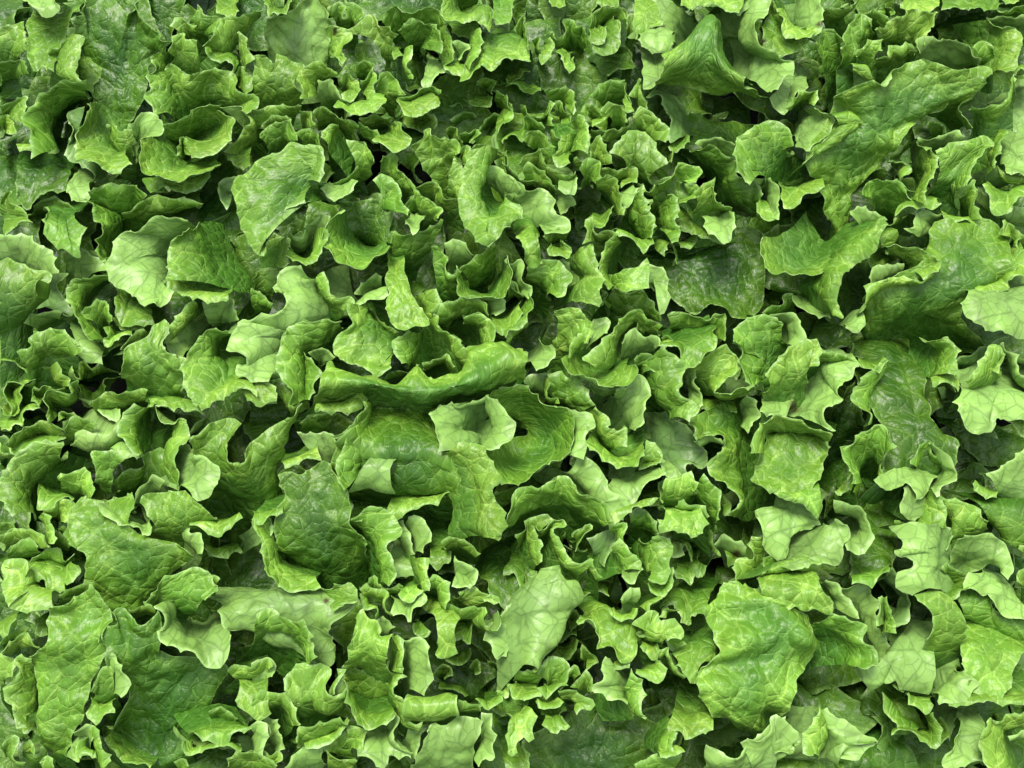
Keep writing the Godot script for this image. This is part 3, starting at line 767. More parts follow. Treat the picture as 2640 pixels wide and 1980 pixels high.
func head_2():
	start_head(Vector3(0.027, 0, 0.256), "lettuce head with tiny wet curls in its open heart, at the bottom edge's middle")
	leaf("m",4,[[-301,668,-29,-276,671,-29],[-282,638,14,-266,628,14,-247,631,14,-250,659,14,-258,670,14]])
	leaf("lx",9,[[-299,534,-7,-275,528,-7,-239,537,-7,-205,544,-7],[-280,492,47,-246,489,47,-208,509,47],[-272,453,54,-264,440,54,-247,453,54,-237,456,54,-231,482,54,-204,480,54]])
	leaf("l",3,[[-209,536,7,-204,506,7,-208,478,7],[-189,544,32,-181,510,32,-191,488,32,-200,478,32]])
	leaf("p",3,[[-190,490,-14,-187,532,-14,-184,571,-14],[-191,487,22,-175,478,22,-152,485,22,-139,515,22,-135,542,22,-155,576,22]])
	leaf("p",3,[[-244,471,-36,-220,474,-36],[-246,449,0,-222,445,0,-211,463,0]])
	leaf("mx",3,[[-283,594,-86,-247,599,-86,-221,588,-86],[-294,567,-50,-246,572,-50,-214,567,-50],[-298,538,-14,-258,535,-14,-191,543,-14]])
	leaf("m",3,[[-294,571,-14,-278,590,-14,-254,604,-14,-209,601,-14],[-285,570,40,-273,599,40,-260,621,40,-234,630,40,-209,625,40,-193,605,40]])
	leaf("l",3,[[-209,549,0,-211,574,0,-201,598,0,-186,623,0,-166,635,0],[-181,551,29,-199,570,29,-185,582,29,-181,612,29,-151,623,29]])
	leaf("y",6,[[-175,615,0,-142,621,0,-116,615,0,-102,604,0],[-180,599,47,-140,602,47,-95,597,47],[-180,576,40,-147,583,40,-111,574,40,-94,578,40]])
	leaf("p",3,[[-218,628,-29,-211,649,-29],[-211,607,22,-201,604,22,-192,625,22,-200,646,22,-191,664,22,-168,673,22]])
	leaf("p",3,[[-254,630,-22,-214,633,-22,-204,655,-22],[-261,676,11,-235,686,11,-218,696,11,-208,675,11,-172,681,11]])
	leaf("p",3,[[-193,649,-43,-169,679,-43],[-181,636,-11,-145,625,-11,-161,654,-11,-163,679,-11]])
	leaf("m",3,[[-206,633,-108,-161,633,-108],[-203,628,-50,-193,649,-50,-170,655,-50,-151,628,-50]])
	leaf("p",4,[[-223,406,-14,-199,415,-14,-164,394,-14],[-212,436,32,-192,449,32,-175,461,32,-167,438,32,-152,418,32,-156,404,32]])
	leaf("y",3,[[-204,401,-7,-184,387,-7,-166,393,-7],[-201,407,36,-181,425,36,-165,410,36,-161,399,36]])
	leaf("y",5,[[-154,385,-18,-137,391,-18,-118,420,-18],[-149,381,32,-134,373,32,-116,384,32,-111,409,32,-112,433,32]])
	leaf("p",4,[[-96,377,-36,-97,346,-36],[-104,342,29,-79,357,29,-63,371,29,-64,395,29,-84,401,29,-107,392,29]])
	leaf("y",6,[[-163,429,-22,-146,414,-22,-131,417,-22],[-133,453,14,-119,447,14,-97,453,14],[-130,480,29,-98,474,29],[-132,506,18,-123,517,18,-97,509,18]])
	leaf("l",3,[[-111,441,-43,-56,441,-43],[-119,428,22,-104,434,22,-81,434,22,-55,428,22,-42,439,22,-40,459,22,-28,465,22,-28,437,22]])
	leaf("l",3,[[-107,402,-22,-98,420,-22,-71,414,-22],[-96,405,22,-64,399,22,-43,405,22,-24,417,22,-49,423,22]])
	leaf("dx",3,[[-64,360,-65,-27,329,-65,35,314,-65],[-41,391,-22,-25,409,-22,-8,432,-22,-2,414,-22,10,396,-22,34,382,-22]])
	leaf("m",3,[[-178,448,-29,-169,443,-29],[-176,455,4,-165,481,4,-150,484,4,-143,472,4]])
	leaf("d",3,[[-227,422,-108,-190,428,-108],[-220,472,-90,-180,475,-90]])
	leaf("m",3,[[-100,443,-79,-70,443,-79],[-103,483,-29,-88,474,-29,-79,489,-29,-68,457,-29]])
	leaf("d",3,[[-67,451,-180,-48,432,-180],[-95,495,-174,-47,477,-174]])
	leaf("d",3,[[-143,335,-126,-102,332,-126],[-139,354,-108,-104,350,-108]])
	leaf("p",3,[[16,417,-43,20,459,-43,22,496,-43],[-5,416,-7,-26,439,-7,-50,471,-7,-40,496,-7,-28,520,-7,-8,513,-7,7,502,-7]])
	leaf("d",3,[[-136,531,-144,-118,536,-144],[-145,542,-86,-132,529,-86,-114,524,-86,-110,537,-86,-123,549,-86]])
	leaf("d",3,[[-80,531,-144,-65,533,-144],[-79,525,-94,-66,515,-94,-59,533,-94,-69,540,-94]])
	leaf("dx",3,[[-100,553,-166,-71,574,-166],[-90,506,-151,-53,512,-151,-21,533,-151]])
	leaf("d",3,[[-109,509,-151,-91,500,-151],[-124,516,-94,-103,519,-94,-85,513,-94,-79,489,-94]])
	leaf("d",3,[[-34,515,-151,-9,521,-151],[-45,516,-94,-27,513,-94,-8,522,-94,7,510,-94,10,530,-94]])
	leaf("d",3,[[-21,542,-151,-6,551,-151],[-25,542,-94,-11,548,-94,-8,562,-94,1,536,-94]])
	leaf("m",3,[[4,559,-108,22,570,-108],[-5,558,-50,9,547,-50,21,553,-50]])
	leaf("m",3,[[4,585,-108,22,576,-108],[-1,584,-43,1,567,-43,15,564,-43]])
	leaf("d",3,[[-139,557,-144,-95,563,-144],[-138,556,-94,-117,562,-94,-93,565,-94,-87,577,-94]])
	leaf("px",6,[[-172,692,-29,-124,702,-29,-70,705,-29],[-156,659,7,-109,654,7,-61,654,7],[-150,636,22,-139,624,22,-111,627,22,-83,613,22,-52,623,22]])
	leaf("p",3,[[-62,655,-29,-54,628,-29,-59,676,-29],[-53,604,14,-36,607,14,-27,628,14,-29,675,14,-44,681,14,-55,692,14]])
	leaf("l",3,[[-95,604,-29,-54,596,-29],[-95,590,18,-70,593,18,-53,599,18]])
	leaf("l",3,[[-54,599,-22,-25,587,-22],[-62,586,22,-44,599,22,-25,591,22,-10,575,22,-25,569,22]])
	leaf("m",3,[[-41,600,-72,21,600,-72],[-40,598,-29,-8,606,-29,21,598,-29]])
	leaf("p",6,[[48,362,22,19,414,22,24,493,22,24,529,22],[84,355,14,89,378,14,110,394,14,113,381,14,129,404,14,124,419,14,100,444,14,84,487,14,32,533,14]])
	leaf("m",3,[[4,314,-65,44,342,-65],[-14,368,-14,4,362,-14,16,387,-14,13,403,-14,4,430,-14]])
	leaf("m",3,[[-15,336,-65,41,345,-65],[16,385,-22,40,393,-22,45,358,-22]])
	leaf("m",3,[[7,313,-50,22,310,-50],[5,301,0,25,271,0,37,264,0,59,261,0,77,268,0]])
	leaf("l",3,[[31,280,-14,31,323,-14,46,352,-14],[44,287,25,42,309,25,53,312,25,50,330,25,57,347,25]])
	leaf("l",4,[[76,286,0,79,316,0,91,346,0,123,376,0],[96,285,40,79,298,40,98,335,40,103,353,40,127,344,40,145,347,40]])
	leaf("l",3,[[44,286,-29,75,282,-29],[40,291,25,54,295,25,73,273,25,94,269,25,98,284,25]])
	leaf("m",3,[[113,302,-29,117,325,-29,140,317,-29],[108,306,25,111,297,25,141,281,25,143,291,25,120,315,25,116,330,25]])
	leaf("dp",3,[[159,331,-58,171,344,-58],[142,304,-18,163,295,-18,181,285,-18,186,310,-18,164,351,-18]])
	leaf("l",3,[[140,351,-29,159,375,-29],[135,349,0,148,341,0,159,379,0]])
	leaf("m",3,[[104,261,-108,119,280,-108],[98,284,-72,115,246,-72,117,272,-72]])
	leaf("l",5,[[187,314,-11,194,338,-11,202,362,-11],[181,319,29,208,318,29,222,342,29,230,351,29,230,366,29]])
	leaf("p",3,[[198,359,-14,236,356,-14],[196,380,25,208,390,25,220,385,25,237,368,25]])
	leaf("dx",3,[[225,276,-50,274,288,-50],[217,261,0,248,250,0,265,271,0,274,292,0]])
	leaf("l",3,[[185,282,-22,203,310,-22],[175,283,18,208,279,18,201,305,18,217,326,18]])
	leaf("l",3,[[158,260,-22,201,257,-22],[184,278,22,202,263,22,227,251,22,248,248,22,270,232,22]])
	leaf("l",4,[[127,426,-43,158,414,-43,179,426,-43],[120,457,0,162,463,0,197,460,0,217,477,0],[118,462,22,137,450,22,154,473,22,145,505,22,176,496,22,184,516,22,203,521,22,224,496,22]])
	leaf("y",3,[[176,430,-14,199,444,-14,226,430,-14],[172,431,22,175,444,22,189,450,22,218,453,22,225,434,22]])
	leaf("p",3,[[201,414,-22,225,420,-22],[194,416,18,209,404,18,233,398,18]])
	leaf("y",3,[[229,490,-14,265,490,-14],[225,495,18,250,517,18,260,498,18]])
	leaf("y",3,[[234,428,-29,271,413,-29],[234,436,14,249,424,14,270,415,14]])
	leaf("p",3,[[182,532,-22,201,560,-22,200,593,-22],[170,518,18,153,526,18,156,548,18,143,564,18,156,572,18,173,589,18,195,596,18]])
	leaf("l",3,[[185,523,-22,217,515,-22],[176,533,7,199,534,7,217,515,7]])
	leaf("l",5,[[201,563,-7,201,590,-7,214,615,-7],[204,542,32,224,551,32,222,586,32,231,615,32,220,619,32]])
	leaf("dx",3,[[30,717,-122,105,720,-122,259,720,-122],[22,656,-104,105,672,-104,179,675,-104,264,683,-104],[60,628,-94,120,641,-94,194,641,-94,265,650,-94],[117,599,-90,148,568,-90,207,597,-90,271,628,-90]])
	leaf("m",3,[[95,483,-137,123,474,-137],[73,507,-58,99,511,-58,115,498,-58,122,481,-58]])
	leaf("m",3,[[98,468,-137,120,458,-137],[84,480,-65,101,471,-65,120,472,-65]])
	leaf("m",3,[[135,527,-108,152,500,-108],[123,511,-50,129,492,-50,153,507,-50,154,521,-50,134,533,-50]])
	leaf("m",3,[[105,535,-65,117,552,-65],[98,542,-29,112,526,-29,120,545,-29]])
	leaf("m",4,[[54,563,-50,80,568,-50],[50,544,4,64,519,4,82,516,4,104,528,4,95,552,4,84,564,4]])
	leaf("l",3,[[56,565,-22,82,560,-22],[46,561,14,55,581,14,69,575,14,95,561,14]])
	leaf("l",3,[[7,544,-50,45,562,-50],[2,541,4,24,536,4,65,520,4]])
	leaf("y",3,[[4,559,-29,47,563,-29],[-3,558,14,2,586,14,26,591,14,52,575,14]])
	leaf("l",3,[[44,587,-29,85,587,-29],[40,590,14,54,603,14,74,602,14,89,588,14]])
	leaf("l",3,[[91,580,-29,122,588,-29],[80,572,14,109,566,14,116,577,14,137,595,14,122,599,14,111,607,14]])
	leaf("l",3,[[56,609,-29,93,604,-29],[51,623,14,76,640,14,79,631,14,91,631,14,88,612,14]])
	leaf("m",3,[[116,564,-58,140,570,-58],[110,565,-22,129,540,-22,145,548,-22,143,571,-22]])
	leaf("m",3,[[106,436,-144,128,424,-144],[102,432,-72,117,423,-72,126,444,-72,107,465,-72]])
	leaf("d",3,[[133,434,-168,164,446,-168],[125,458,-108,141,440,-108,159,458,-108]])
	leaf("d",3,[[93,465,-162,137,478,-162],[84,482,-108,106,476,-108,133,491,-108]])
	leaf("d",3,[[118,496,-162,134,508,-162],[108,512,-108,121,494,-108,133,515,-108]])
	leaf("m",3,[[-15,499,-126,7,505,-126],[-14,532,-58,1,527,-58,7,515,-58]])
	leaf("l",3,[[-14,552,-72,-2,546,-72],[-14,582,-22,-8,573,-22,1,537,-22]])
	leaf("y",5,[[-14,609,-22,15,601,-22,30,590,-22],[-13,628,22,-2,675,22,15,638,22,33,649,22,30,633,22,43,612,22]])
	leaf("m",3,[[-14,590,-108,28,579,-108],[-14,608,-72,24,597,-72]])
	leaf("m",3,[[-14,666,-86,16,661,-86],[-13,697,-36,26,697,-36,21,660,-36]])
	leaf("d",3,[[148,369,-174,214,344,-174],[140,409,-168,218,396,-168]])
	leaf("m",3,[[157,364,-126,182,364,-126],[139,402,-72,158,384,-72,183,396,-72]])
	leaf("d",3,[[220,237,-192,238,275,-192],[218,281,-192,245,281,-192]])
func head_3():
	start_head(Vector3(0.361, 0, -0.295), "lettuce loose head with a broad ridged leaf over black hollows, in the upper right corner")
	leaf("y",3,[[318,-697,101,372,-745,101,409,-796,101,432,-795,101,434,-716,101,463,-661,101,488,-637,101],[314,-670,90,364,-691,90,414,-712,90,448,-662,90,497,-635,90],[289,-691,0,341,-708,0,384,-705,0,443,-676,0,505,-683,0,561,-670,0]])
	leaf("p",3,[[480,-943,-29,508,-914,-29,518,-854,-29,539,-840,-29,538,-777,-29,523,-739,-29],[579,-896,54,565,-865,54,541,-798,54,564,-737,54,606,-717,54,594,-677,54,554,-630,54]])
	leaf("y",3,[[379,-948,7,469,-948,7,544,-948,7],[369,-894,47,380,-862,47,419,-877,47,463,-878,47,498,-857,47]])
	leaf("p",3,[[476,-917,0,546,-950,0],[503,-869,29,588,-924,29]])
	leaf("d",3,[[533,-1021,-180,575,-888,-180],[422,-1021,-180,471,-1021,-180]])
	leaf("m",3,[[371,-610,-90,402,-628,-90],[343,-570,-43,360,-553,-43,395,-596,-43]])
	leaf("d",3,[[451,-773,-180,485,-759,-180],[446,-802,-168,485,-792,-168]])
	leaf("m",3,[[465,-699,-180,490,-717,-180],[457,-715,-151,481,-734,-151,509,-743,-151,510,-724,-151,492,-718,-151]])
	leaf("d",3,[[436,-754,-192,571,-716,-192],[441,-829,-192,579,-810,-192]])
	leaf("dx",3,[[389,-576,-65,417,-542,-65,458,-505,-65,465,-451,-65,528,-405,-65],[415,-536,18,464,-494,18,474,-449,18,504,-437,18,524,-413,18]])
	leaf("p",3,[[437,-584,-58,488,-546,-58],[395,-554,-7,412,-567,-7,458,-573,-7,485,-554,-7]])
	leaf("m",8,[[524,-455,0,556,-468,0,602,-533,0],[482,-405,72,451,-430,72,454,-485,72,483,-532,72,518,-550,72,552,-548,72,574,-528,72,579,-496,72]])
	leaf("m",3,[[727,-724,-101,815,-797,-101],[668,-796,22,690,-830,22,719,-834,22,733,-807,22]])
	leaf("d",3,[[749,-765,-144,841,-821,-144],[737,-826,-108,829,-826,-108]])
	leaf("l",3,[[728,-899,-54,779,-941,-54],[692,-910,18,706,-899,18,750,-894,18,784,-929,18]])
	leaf("d",3,[[811,-966,-144,869,-980,-144],[796,-1003,-108,869,-1013,-108]])
	leaf("mx",3,[[729,-748,-11,765,-763,-11,793,-807,-11,819,-835,-11],[723,-772,32,754,-847,32,779,-870,32,806,-838,32]])
	leaf("l",3,[[751,-747,14,783,-743,14,794,-708,14],[762,-736,0,781,-715,0,793,-706,0,800,-715,0]])
	leaf("m",3,[[833,-928,-72,870,-909,-72],[777,-900,-18,798,-917,-18,833,-924,-18,853,-905,-18,868,-877,-18]])
	leaf("m",3,[[870,-965,-65,901,-965,-65],[851,-914,-29,862,-940,-29,887,-929,-29,877,-914,-29]])
	leaf("y",3,[[854,-827,-18,914,-809,-18],[786,-802,54,793,-815,54,821,-811,54,840,-842,54,862,-844,54,875,-862,54,902,-851,54,936,-853,54,907,-807,54,897,-763,54]])
	leaf("y",3,[[768,-773,7,808,-748,7],[747,-748,43,774,-776,43,814,-790,43,804,-759,43]])
	leaf("y",3,[[802,-749,14,857,-756,14,893,-778,14],[789,-740,47,819,-739,47,823,-769,47,846,-764,47,861,-782,47,882,-754,47]])
	leaf("p",3,[[892,-777,-29,969,-772,-29,1005,-766,-29,1059,-784,-29],[874,-740,61,902,-774,61,956,-774,61,984,-753,61,1009,-714,61]])
	leaf("mx",3,[[691,-395,-72,710,-374,-72,739,-439,-72],[666,-410,-43,703,-454,-43,738,-454,-43],[661,-459,-18,699,-487,-18,765,-508,-18,810,-532,-18],[614,-486,22,684,-526,22,754,-535,22,820,-535,22],[681,-607,36,761,-574,36,824,-578,36,887,-603,36],[686,-622,72,766,-605,72,852,-630,72,919,-613,72,981,-636,72],[753,-637,101,779,-628,101,849,-687,101,928,-663,101,1001,-674,101,996,-645,101]])
	leaf("l",3,[[677,-585,54,701,-590,54,722,-590,54,737,-567,54],[691,-566,36,719,-568,36,742,-578,36]])
	leaf("l",3,[[606,-472,43,648,-512,43,688,-560,43],[651,-525,36,702,-545,36,744,-574,36]])
	leaf("y",3,[[943,-662,-29,979,-650,-29,1009,-616,-29],[944,-652,43,991,-658,43,997,-639,43,963,-614,43,977,-565,43]])
	leaf("p",3,[[664,-712,-72,650,-650,-72,631,-602,-72],[646,-619,36,682,-594,36,679,-570,36,644,-517,36,614,-494,36,591,-512,36]])
	leaf("l",3,[[608,-646,0,638,-663,0,660,-661,0],[583,-612,40,604,-642,40,633,-659,40,663,-657,40,646,-617,40]])
	leaf("p",3,[[639,-785,-50,666,-758,-50],[562,-656,14,587,-618,14,612,-656,14,647,-682,14]])
	leaf("l",3,[[571,-478,-29,605,-466,-29,665,-474,-29],[551,-395,29,559,-371,29,579,-372,29,610,-407,29,650,-426,29]])
	leaf("p",3,[[545,-477,-54,557,-453,-54,550,-412,-54],[508,-438,29,529,-454,29,548,-438,29,549,-391,29,540,-349,29]])
	leaf("l",3,[[518,-431,-18,531,-419,-18],[505,-391,22,509,-357,22,525,-349,22,544,-353,22]])
	leaf("l",3,[[582,-918,-43,623,-866,-43,653,-866,-43],[584,-906,43,597,-856,43,618,-829,43,649,-816,43]])
	leaf("y",3,[[609,-883,7,630,-853,7,662,-840,7],[590,-865,54,596,-815,54,622,-791,54,651,-779,54,670,-802,54]])
	leaf("p",3,[[662,-959,-36,650,-897,-36,679,-879,-36],[689,-909,40,693,-859,40,676,-814,40,662,-796,40]])
	leaf("m",3,[[601,-938,-7,615,-886,-7,641,-845,-7,673,-829,-7],[551,-830,22,555,-794,22,567,-768,22,602,-759,22,653,-794,22]])
	leaf("m",3,[[856,-564,-72,883,-598,-72],[810,-526,-11,834,-544,-11,862,-566,-11]])
	leaf("l",3,[[835,-546,-50,852,-541,-50,854,-500,-50],[801,-508,7,835,-502,7,843,-487,7,826,-459,7,842,-420,7]])
	leaf("m",3,[[788,-433,-90,837,-425,-90],[735,-411,22,741,-433,22,770,-446,22,804,-444,22,836,-408,22]])
	leaf("p",3,[[918,-560,-29,954,-560,-29],[864,-551,22,889,-555,22,911,-558,22,948,-571,22,971,-555,22]])
	leaf("m",3,[[937,-615,-72,974,-615,-72],[905,-610,-18,915,-620,-18,949,-607,-18,947,-590,-18]])
	leaf("p",3,[[730,-347,-36,759,-362,-36],[700,-366,18,716,-389,18,735,-374,18,771,-367,18,777,-353,18]])
	leaf("l",-5,[[576,-344,-7,583,-312,-7,604,-270,-7,660,-300,-7,689,-316,-7],[511,-297,47,496,-257,47,507,-217,47,541,-206,47,601,-220,47,637,-249,47]])
	leaf("y",3,[[909,-987,-36,1001,-987,-36],[876,-907,22,891,-884,22,931,-882,22,964,-898,22]])
	leaf("m",3,[[1013,-1014,-65,1158,-1014,-65],[980,-909,4,1022,-897,4,1068,-905,4,1093,-895,4,1109,-923,4]])
	leaf("dx",3,[[1025,-957,-122,1103,-996,-122,1152,-1006,-122],[1005,-898,-86,1067,-879,-86,1142,-907,-86]])
	leaf("l",3,[[1073,-874,7,1088,-833,7,1084,-793,7,1058,-726,7],[1090,-832,40,1122,-810,40,1113,-762,40,1090,-710,40,1066,-694,40]])
	leaf("p",3,[[1097,-896,-29,1192,-882,-29],[1068,-874,18,1102,-880,18,1130,-871,18,1169,-887,18]])
	leaf("y",3,[[1141,-957,-50,1217,-952,-50],[1106,-917,0,1126,-903,0,1147,-915,0,1168,-908,0,1186,-926,0]])
	leaf("y",3,[[1159,-997,-58,1229,-997,-58],[1126,-953,-22,1154,-941,-22,1172,-955,-22]])
	leaf("m",3,[[1056,-773,-18,1077,-768,-18,1086,-791,-18],[1018,-785,22,1043,-803,22,1068,-785,22]])
	leaf("d",3,[[649,-486,-180,729,-529,-180],[633,-401,-180,738,-443,-180]])
	leaf("d",3,[[630,-403,-168,679,-445,-168],[626,-357,-144,695,-390,-144,723,-415,-144]])
	leaf("d",3,[[590,-858,-192,683,-791,-192],[617,-716,-192,690,-670,-192]])
	leaf("d",3,[[877,-582,-180,913,-617,-180],[789,-486,-180,832,-529,-180]])
func head_4():
	start_head(Vector3(-0.420, 0, -0.325), "lettuce head with a dark blistered leaf framed by curled cups, in the upper left corner")
	leaf("d",3,[[-1255,-990,-144,-1195,-990,-144],[-1284,-1097,-162,-1218,-1097,-162]])
	leaf("m",3,[[-1188,-825,-72,-1147,-827,-72],[-1177,-884,-29,-1156,-891,-29,-1123,-896,-29,-1112,-854,-29,-1093,-818,-29]])
	leaf("m",3,[[-1199,-784,-108,-1169,-807,-108],[-1159,-786,-29,-1112,-793,-29,-1084,-759,-29]])
	leaf("p",3,[[-1103,-917,36,-1018,-917,36],[-1078,-875,65,-1059,-857,65,-1014,-836,65,-995,-855,65,-998,-877,65]])
	leaf("m",3,[[-1114,-929,-29,-1059,-917,-29,-1000,-952,-29],[-1090,-816,0,-1039,-807,0,-997,-844,0],[-1056,-724,14,-1035,-737,14,-1006,-724,14]])
	leaf("l",3,[[-1001,-828,0,-1016,-781,0,-1012,-734,0,-972,-715,0],[-949,-808,29,-951,-770,29,-953,-718,29,-923,-677,29]])
	leaf("l",3,[[-1014,-831,-18,-1029,-809,-18],[-992,-807,22,-1009,-776,22,-1026,-771,22]])
	leaf("dx",3,[[-900,-672,-90,-870,-669,-90],[-959,-733,-65,-899,-733,-65,-832,-733,-65],[-986,-820,-43,-911,-798,-43,-821,-798,-43],[-995,-870,14,-961,-890,14,-973,-927,14,-928,-941,14,-871,-881,14,-847,-927,14,-839,-895,14,-794,-827,14,-762,-807,14]])
	leaf("mx",3,[[-989,-733,-65,-1011,-806,-65,-998,-842,-65],[-951,-722,-50,-942,-758,-50,-933,-803,-50]])
	leaf("m",10,[[-979,-748,-72,-1008,-716,-72,-1027,-676,-72,-1042,-633,-72,-1036,-572,-72],[-918,-668,43,-995,-664,43,-1036,-618,43,-1028,-552,43,-991,-494,43]])
	leaf("l",3,[[-1145,-637,-54,-1126,-655,-54],[-1107,-632,18,-1082,-649,18,-1055,-658,18,-1050,-586,18]])
	leaf("y",3,[[-1161,-628,-90,-1142,-645,-90],[-1110,-599,0,-1101,-624,0,-1082,-599,0,-1071,-578,0,-1092,-576,0]])
	leaf("p",3,[[-1166,-605,-108,-1151,-605,-108],[-1113,-561,-18,-1101,-549,-18]])
	leaf("pd",3,[[-976,-559,-90,-983,-628,-90,-979,-698,-90],[-941,-656,-14,-970,-639,-14,-979,-605,-14,-960,-538,-14,-931,-501,-14,-898,-481,-14,-889,-457,-14]])
	leaf("l",6,[[-949,-699,-54,-914,-637,-54,-883,-599,-54,-869,-552,-54,-839,-546,-54],[-906,-622,43,-910,-573,43,-918,-520,43,-895,-472,43,-837,-448,43,-793,-475,43]])
	leaf("l",3,[[-871,-581,-29,-863,-552,-29,-842,-529,-29,-821,-531,-29],[-864,-573,29,-850,-585,29,-831,-560,29,-811,-569,29]])
	leaf("p",3,[[-849,-590,-72,-833,-555,-72,-826,-560,-72],[-823,-577,7,-815,-611,7,-792,-623,7,-765,-611,7,-755,-586,7,-793,-552,7]])
	leaf("m",3,[[-776,-614,-108,-738,-614,-108,-684,-631,-108],[-743,-577,29,-712,-583,29,-672,-629,29,-626,-630,29]])
	leaf("l",3,[[-646,-652,-18,-631,-612,-18,-648,-574,-18,-678,-557,-18,-719,-570,-18],[-619,-607,50,-591,-580,50,-594,-543,50,-614,-507,50,-642,-487,50,-668,-485,50]])
	leaf("l",3,[[-736,-552,-54,-733,-590,-54,-719,-594,-54],[-704,-501,29,-703,-538,29,-690,-542,29,-676,-499,29]])
	leaf("l",-4,[[-773,-603,-29,-747,-569,-29,-716,-515,-29,-691,-519,-29,-640,-533,-29],[-773,-523,50,-767,-467,50,-734,-433,50,-691,-436,50,-664,-436,50,-610,-473,50]])
	leaf("l",3,[[-767,-681,-90,-707,-712,-90,-630,-694,-90],[-765,-735,7,-754,-751,7,-721,-721,7,-699,-718,7,-655,-742,7,-608,-709,7,-580,-675,7,-553,-662,7,-578,-623,7]])
	leaf("m",3,[[-750,-652,-50,-747,-687,-50,-760,-731,-50,-794,-794,-50,-791,-831,-50],[-773,-629,0,-807,-667,0,-796,-693,0,-808,-728,0,-796,-745,0,-808,-776,0]])
	leaf("l",3,[[-772,-783,-36,-740,-765,-36,-705,-760,-36],[-753,-770,29,-755,-806,29,-730,-819,29,-724,-801,29,-695,-799,29]])
	leaf("m",3,[[-746,-857,-43,-729,-871,-43],[-775,-860,0,-751,-889,0,-717,-857,0]])
	leaf("l",3,[[-682,-822,-29,-646,-802,-29,-627,-840,-29,-593,-910,-29],[-678,-781,29,-642,-855,29,-603,-860,29,-565,-885,29]])
	leaf("m",3,[[-691,-843,-54,-640,-824,-54],[-686,-797,7,-669,-770,7,-628,-757,7,-614,-726,7]])
	leaf("m",3,[[-752,-875,-54,-702,-871,-54],[-714,-922,0,-696,-894,0,-661,-885,0,-661,-844,0]])
	leaf("l",3,[[-707,-1015,-72,-649,-1015,-72],[-677,-911,7,-644,-878,7,-622,-888,7,-623,-929,7]])
	leaf("m",3,[[-657,-757,-72,-623,-757,-72],[-618,-737,-18,-606,-768,-18,-585,-733,-18,-592,-694,-18]])
	leaf("dx",3,[[-1091,-571,-58,-1031,-559,-58,-966,-538,-58],[-1063,-465,-22,-1029,-399,-22,-1005,-441,-22,-946,-445,-22]])
	leaf("p",3,[[-937,-502,-29,-897,-470,-29],[-937,-432,7,-909,-396,7,-882,-424,7]])
	leaf("y",3,[[-1069,-555,-11,-1037,-555,-11],[-1053,-528,7,-1022,-530,7]])
	leaf("m",3,[[-907,-417,-90,-853,-417,-90,-816,-458,-90],[-883,-417,18,-859,-437,18,-820,-429,18,-786,-441,18,-763,-409,18]])
	leaf("l",3,[[-1104,-416,-54,-1082,-412,-54],[-1066,-415,22,-1042,-419,22,-1029,-391,22,-979,-345,22,-1000,-334,22,-1033,-311,22]])
	leaf("d",3,[[-1071,-429,-90,-960,-433,-90],[-1025,-418,-43,-987,-442,-43,-937,-414,-43]])
	leaf("d",3,[[-1153,-728,-144,-1032,-765,-144],[-1144,-606,-162,-1006,-628,-162]])
	leaf("l",3,[[-589,-590,-72,-559,-590,-72],[-613,-525,0,-592,-562,0,-574,-591,0,-576,-616,0,-603,-641,0,-637,-641,0]])
	leaf("px",3,[[-569,-850,-79,-490,-817,-79,-433,-822,-79],[-571,-880,-43,-495,-880,-43,-419,-880,-43],[-557,-885,0,-495,-908,0,-457,-945,0,-412,-885,0]])
	leaf("l",3,[[-564,-961,-18,-546,-924,-18,-519,-919,-18,-507,-961,-18],[-558,-919,29,-549,-873,29,-522,-863,29,-498,-873,29,-489,-919,29]])
	leaf("y",3,[[-436,-691,-43,-442,-726,-43,-426,-761,-43],[-453,-640,36,-465,-691,36,-448,-712,36,-427,-730,36,-376,-706,36]])
	leaf("l",3,[[-475,-637,-72,-453,-637,-72],[-457,-613,22,-436,-617,22,-423,-580,22]])
	leaf("m",3,[[-536,-546,-36,-485,-578,-36],[-533,-551,22,-529,-571,22,-491,-594,22,-471,-592,22,-461,-547,22]])
	leaf("m",3,[[-545,-607,-29,-505,-628,-29],[-535,-581,14,-532,-599,14,-508,-612,14,-475,-600,14]])
	leaf("m",3,[[-614,-703,-72,-553,-685,-72,-480,-703,-72],[-580,-724,-18,-535,-715,-18,-468,-698,-18],[-575,-775,7,-545,-773,7,-529,-753,7,-524,-779,7,-497,-766,7,-460,-748,7,-460,-705,7]])
	leaf("l",3,[[-486,-681,-72,-539,-650,-72,-591,-611,-72],[-465,-675,-29,-541,-667,-29,-597,-645,-29]])
	leaf("l",3,[[-604,-752,-43,-616,-798,-43],[-576,-763,11,-596,-821,11,-616,-834,11,-593,-790,11]])
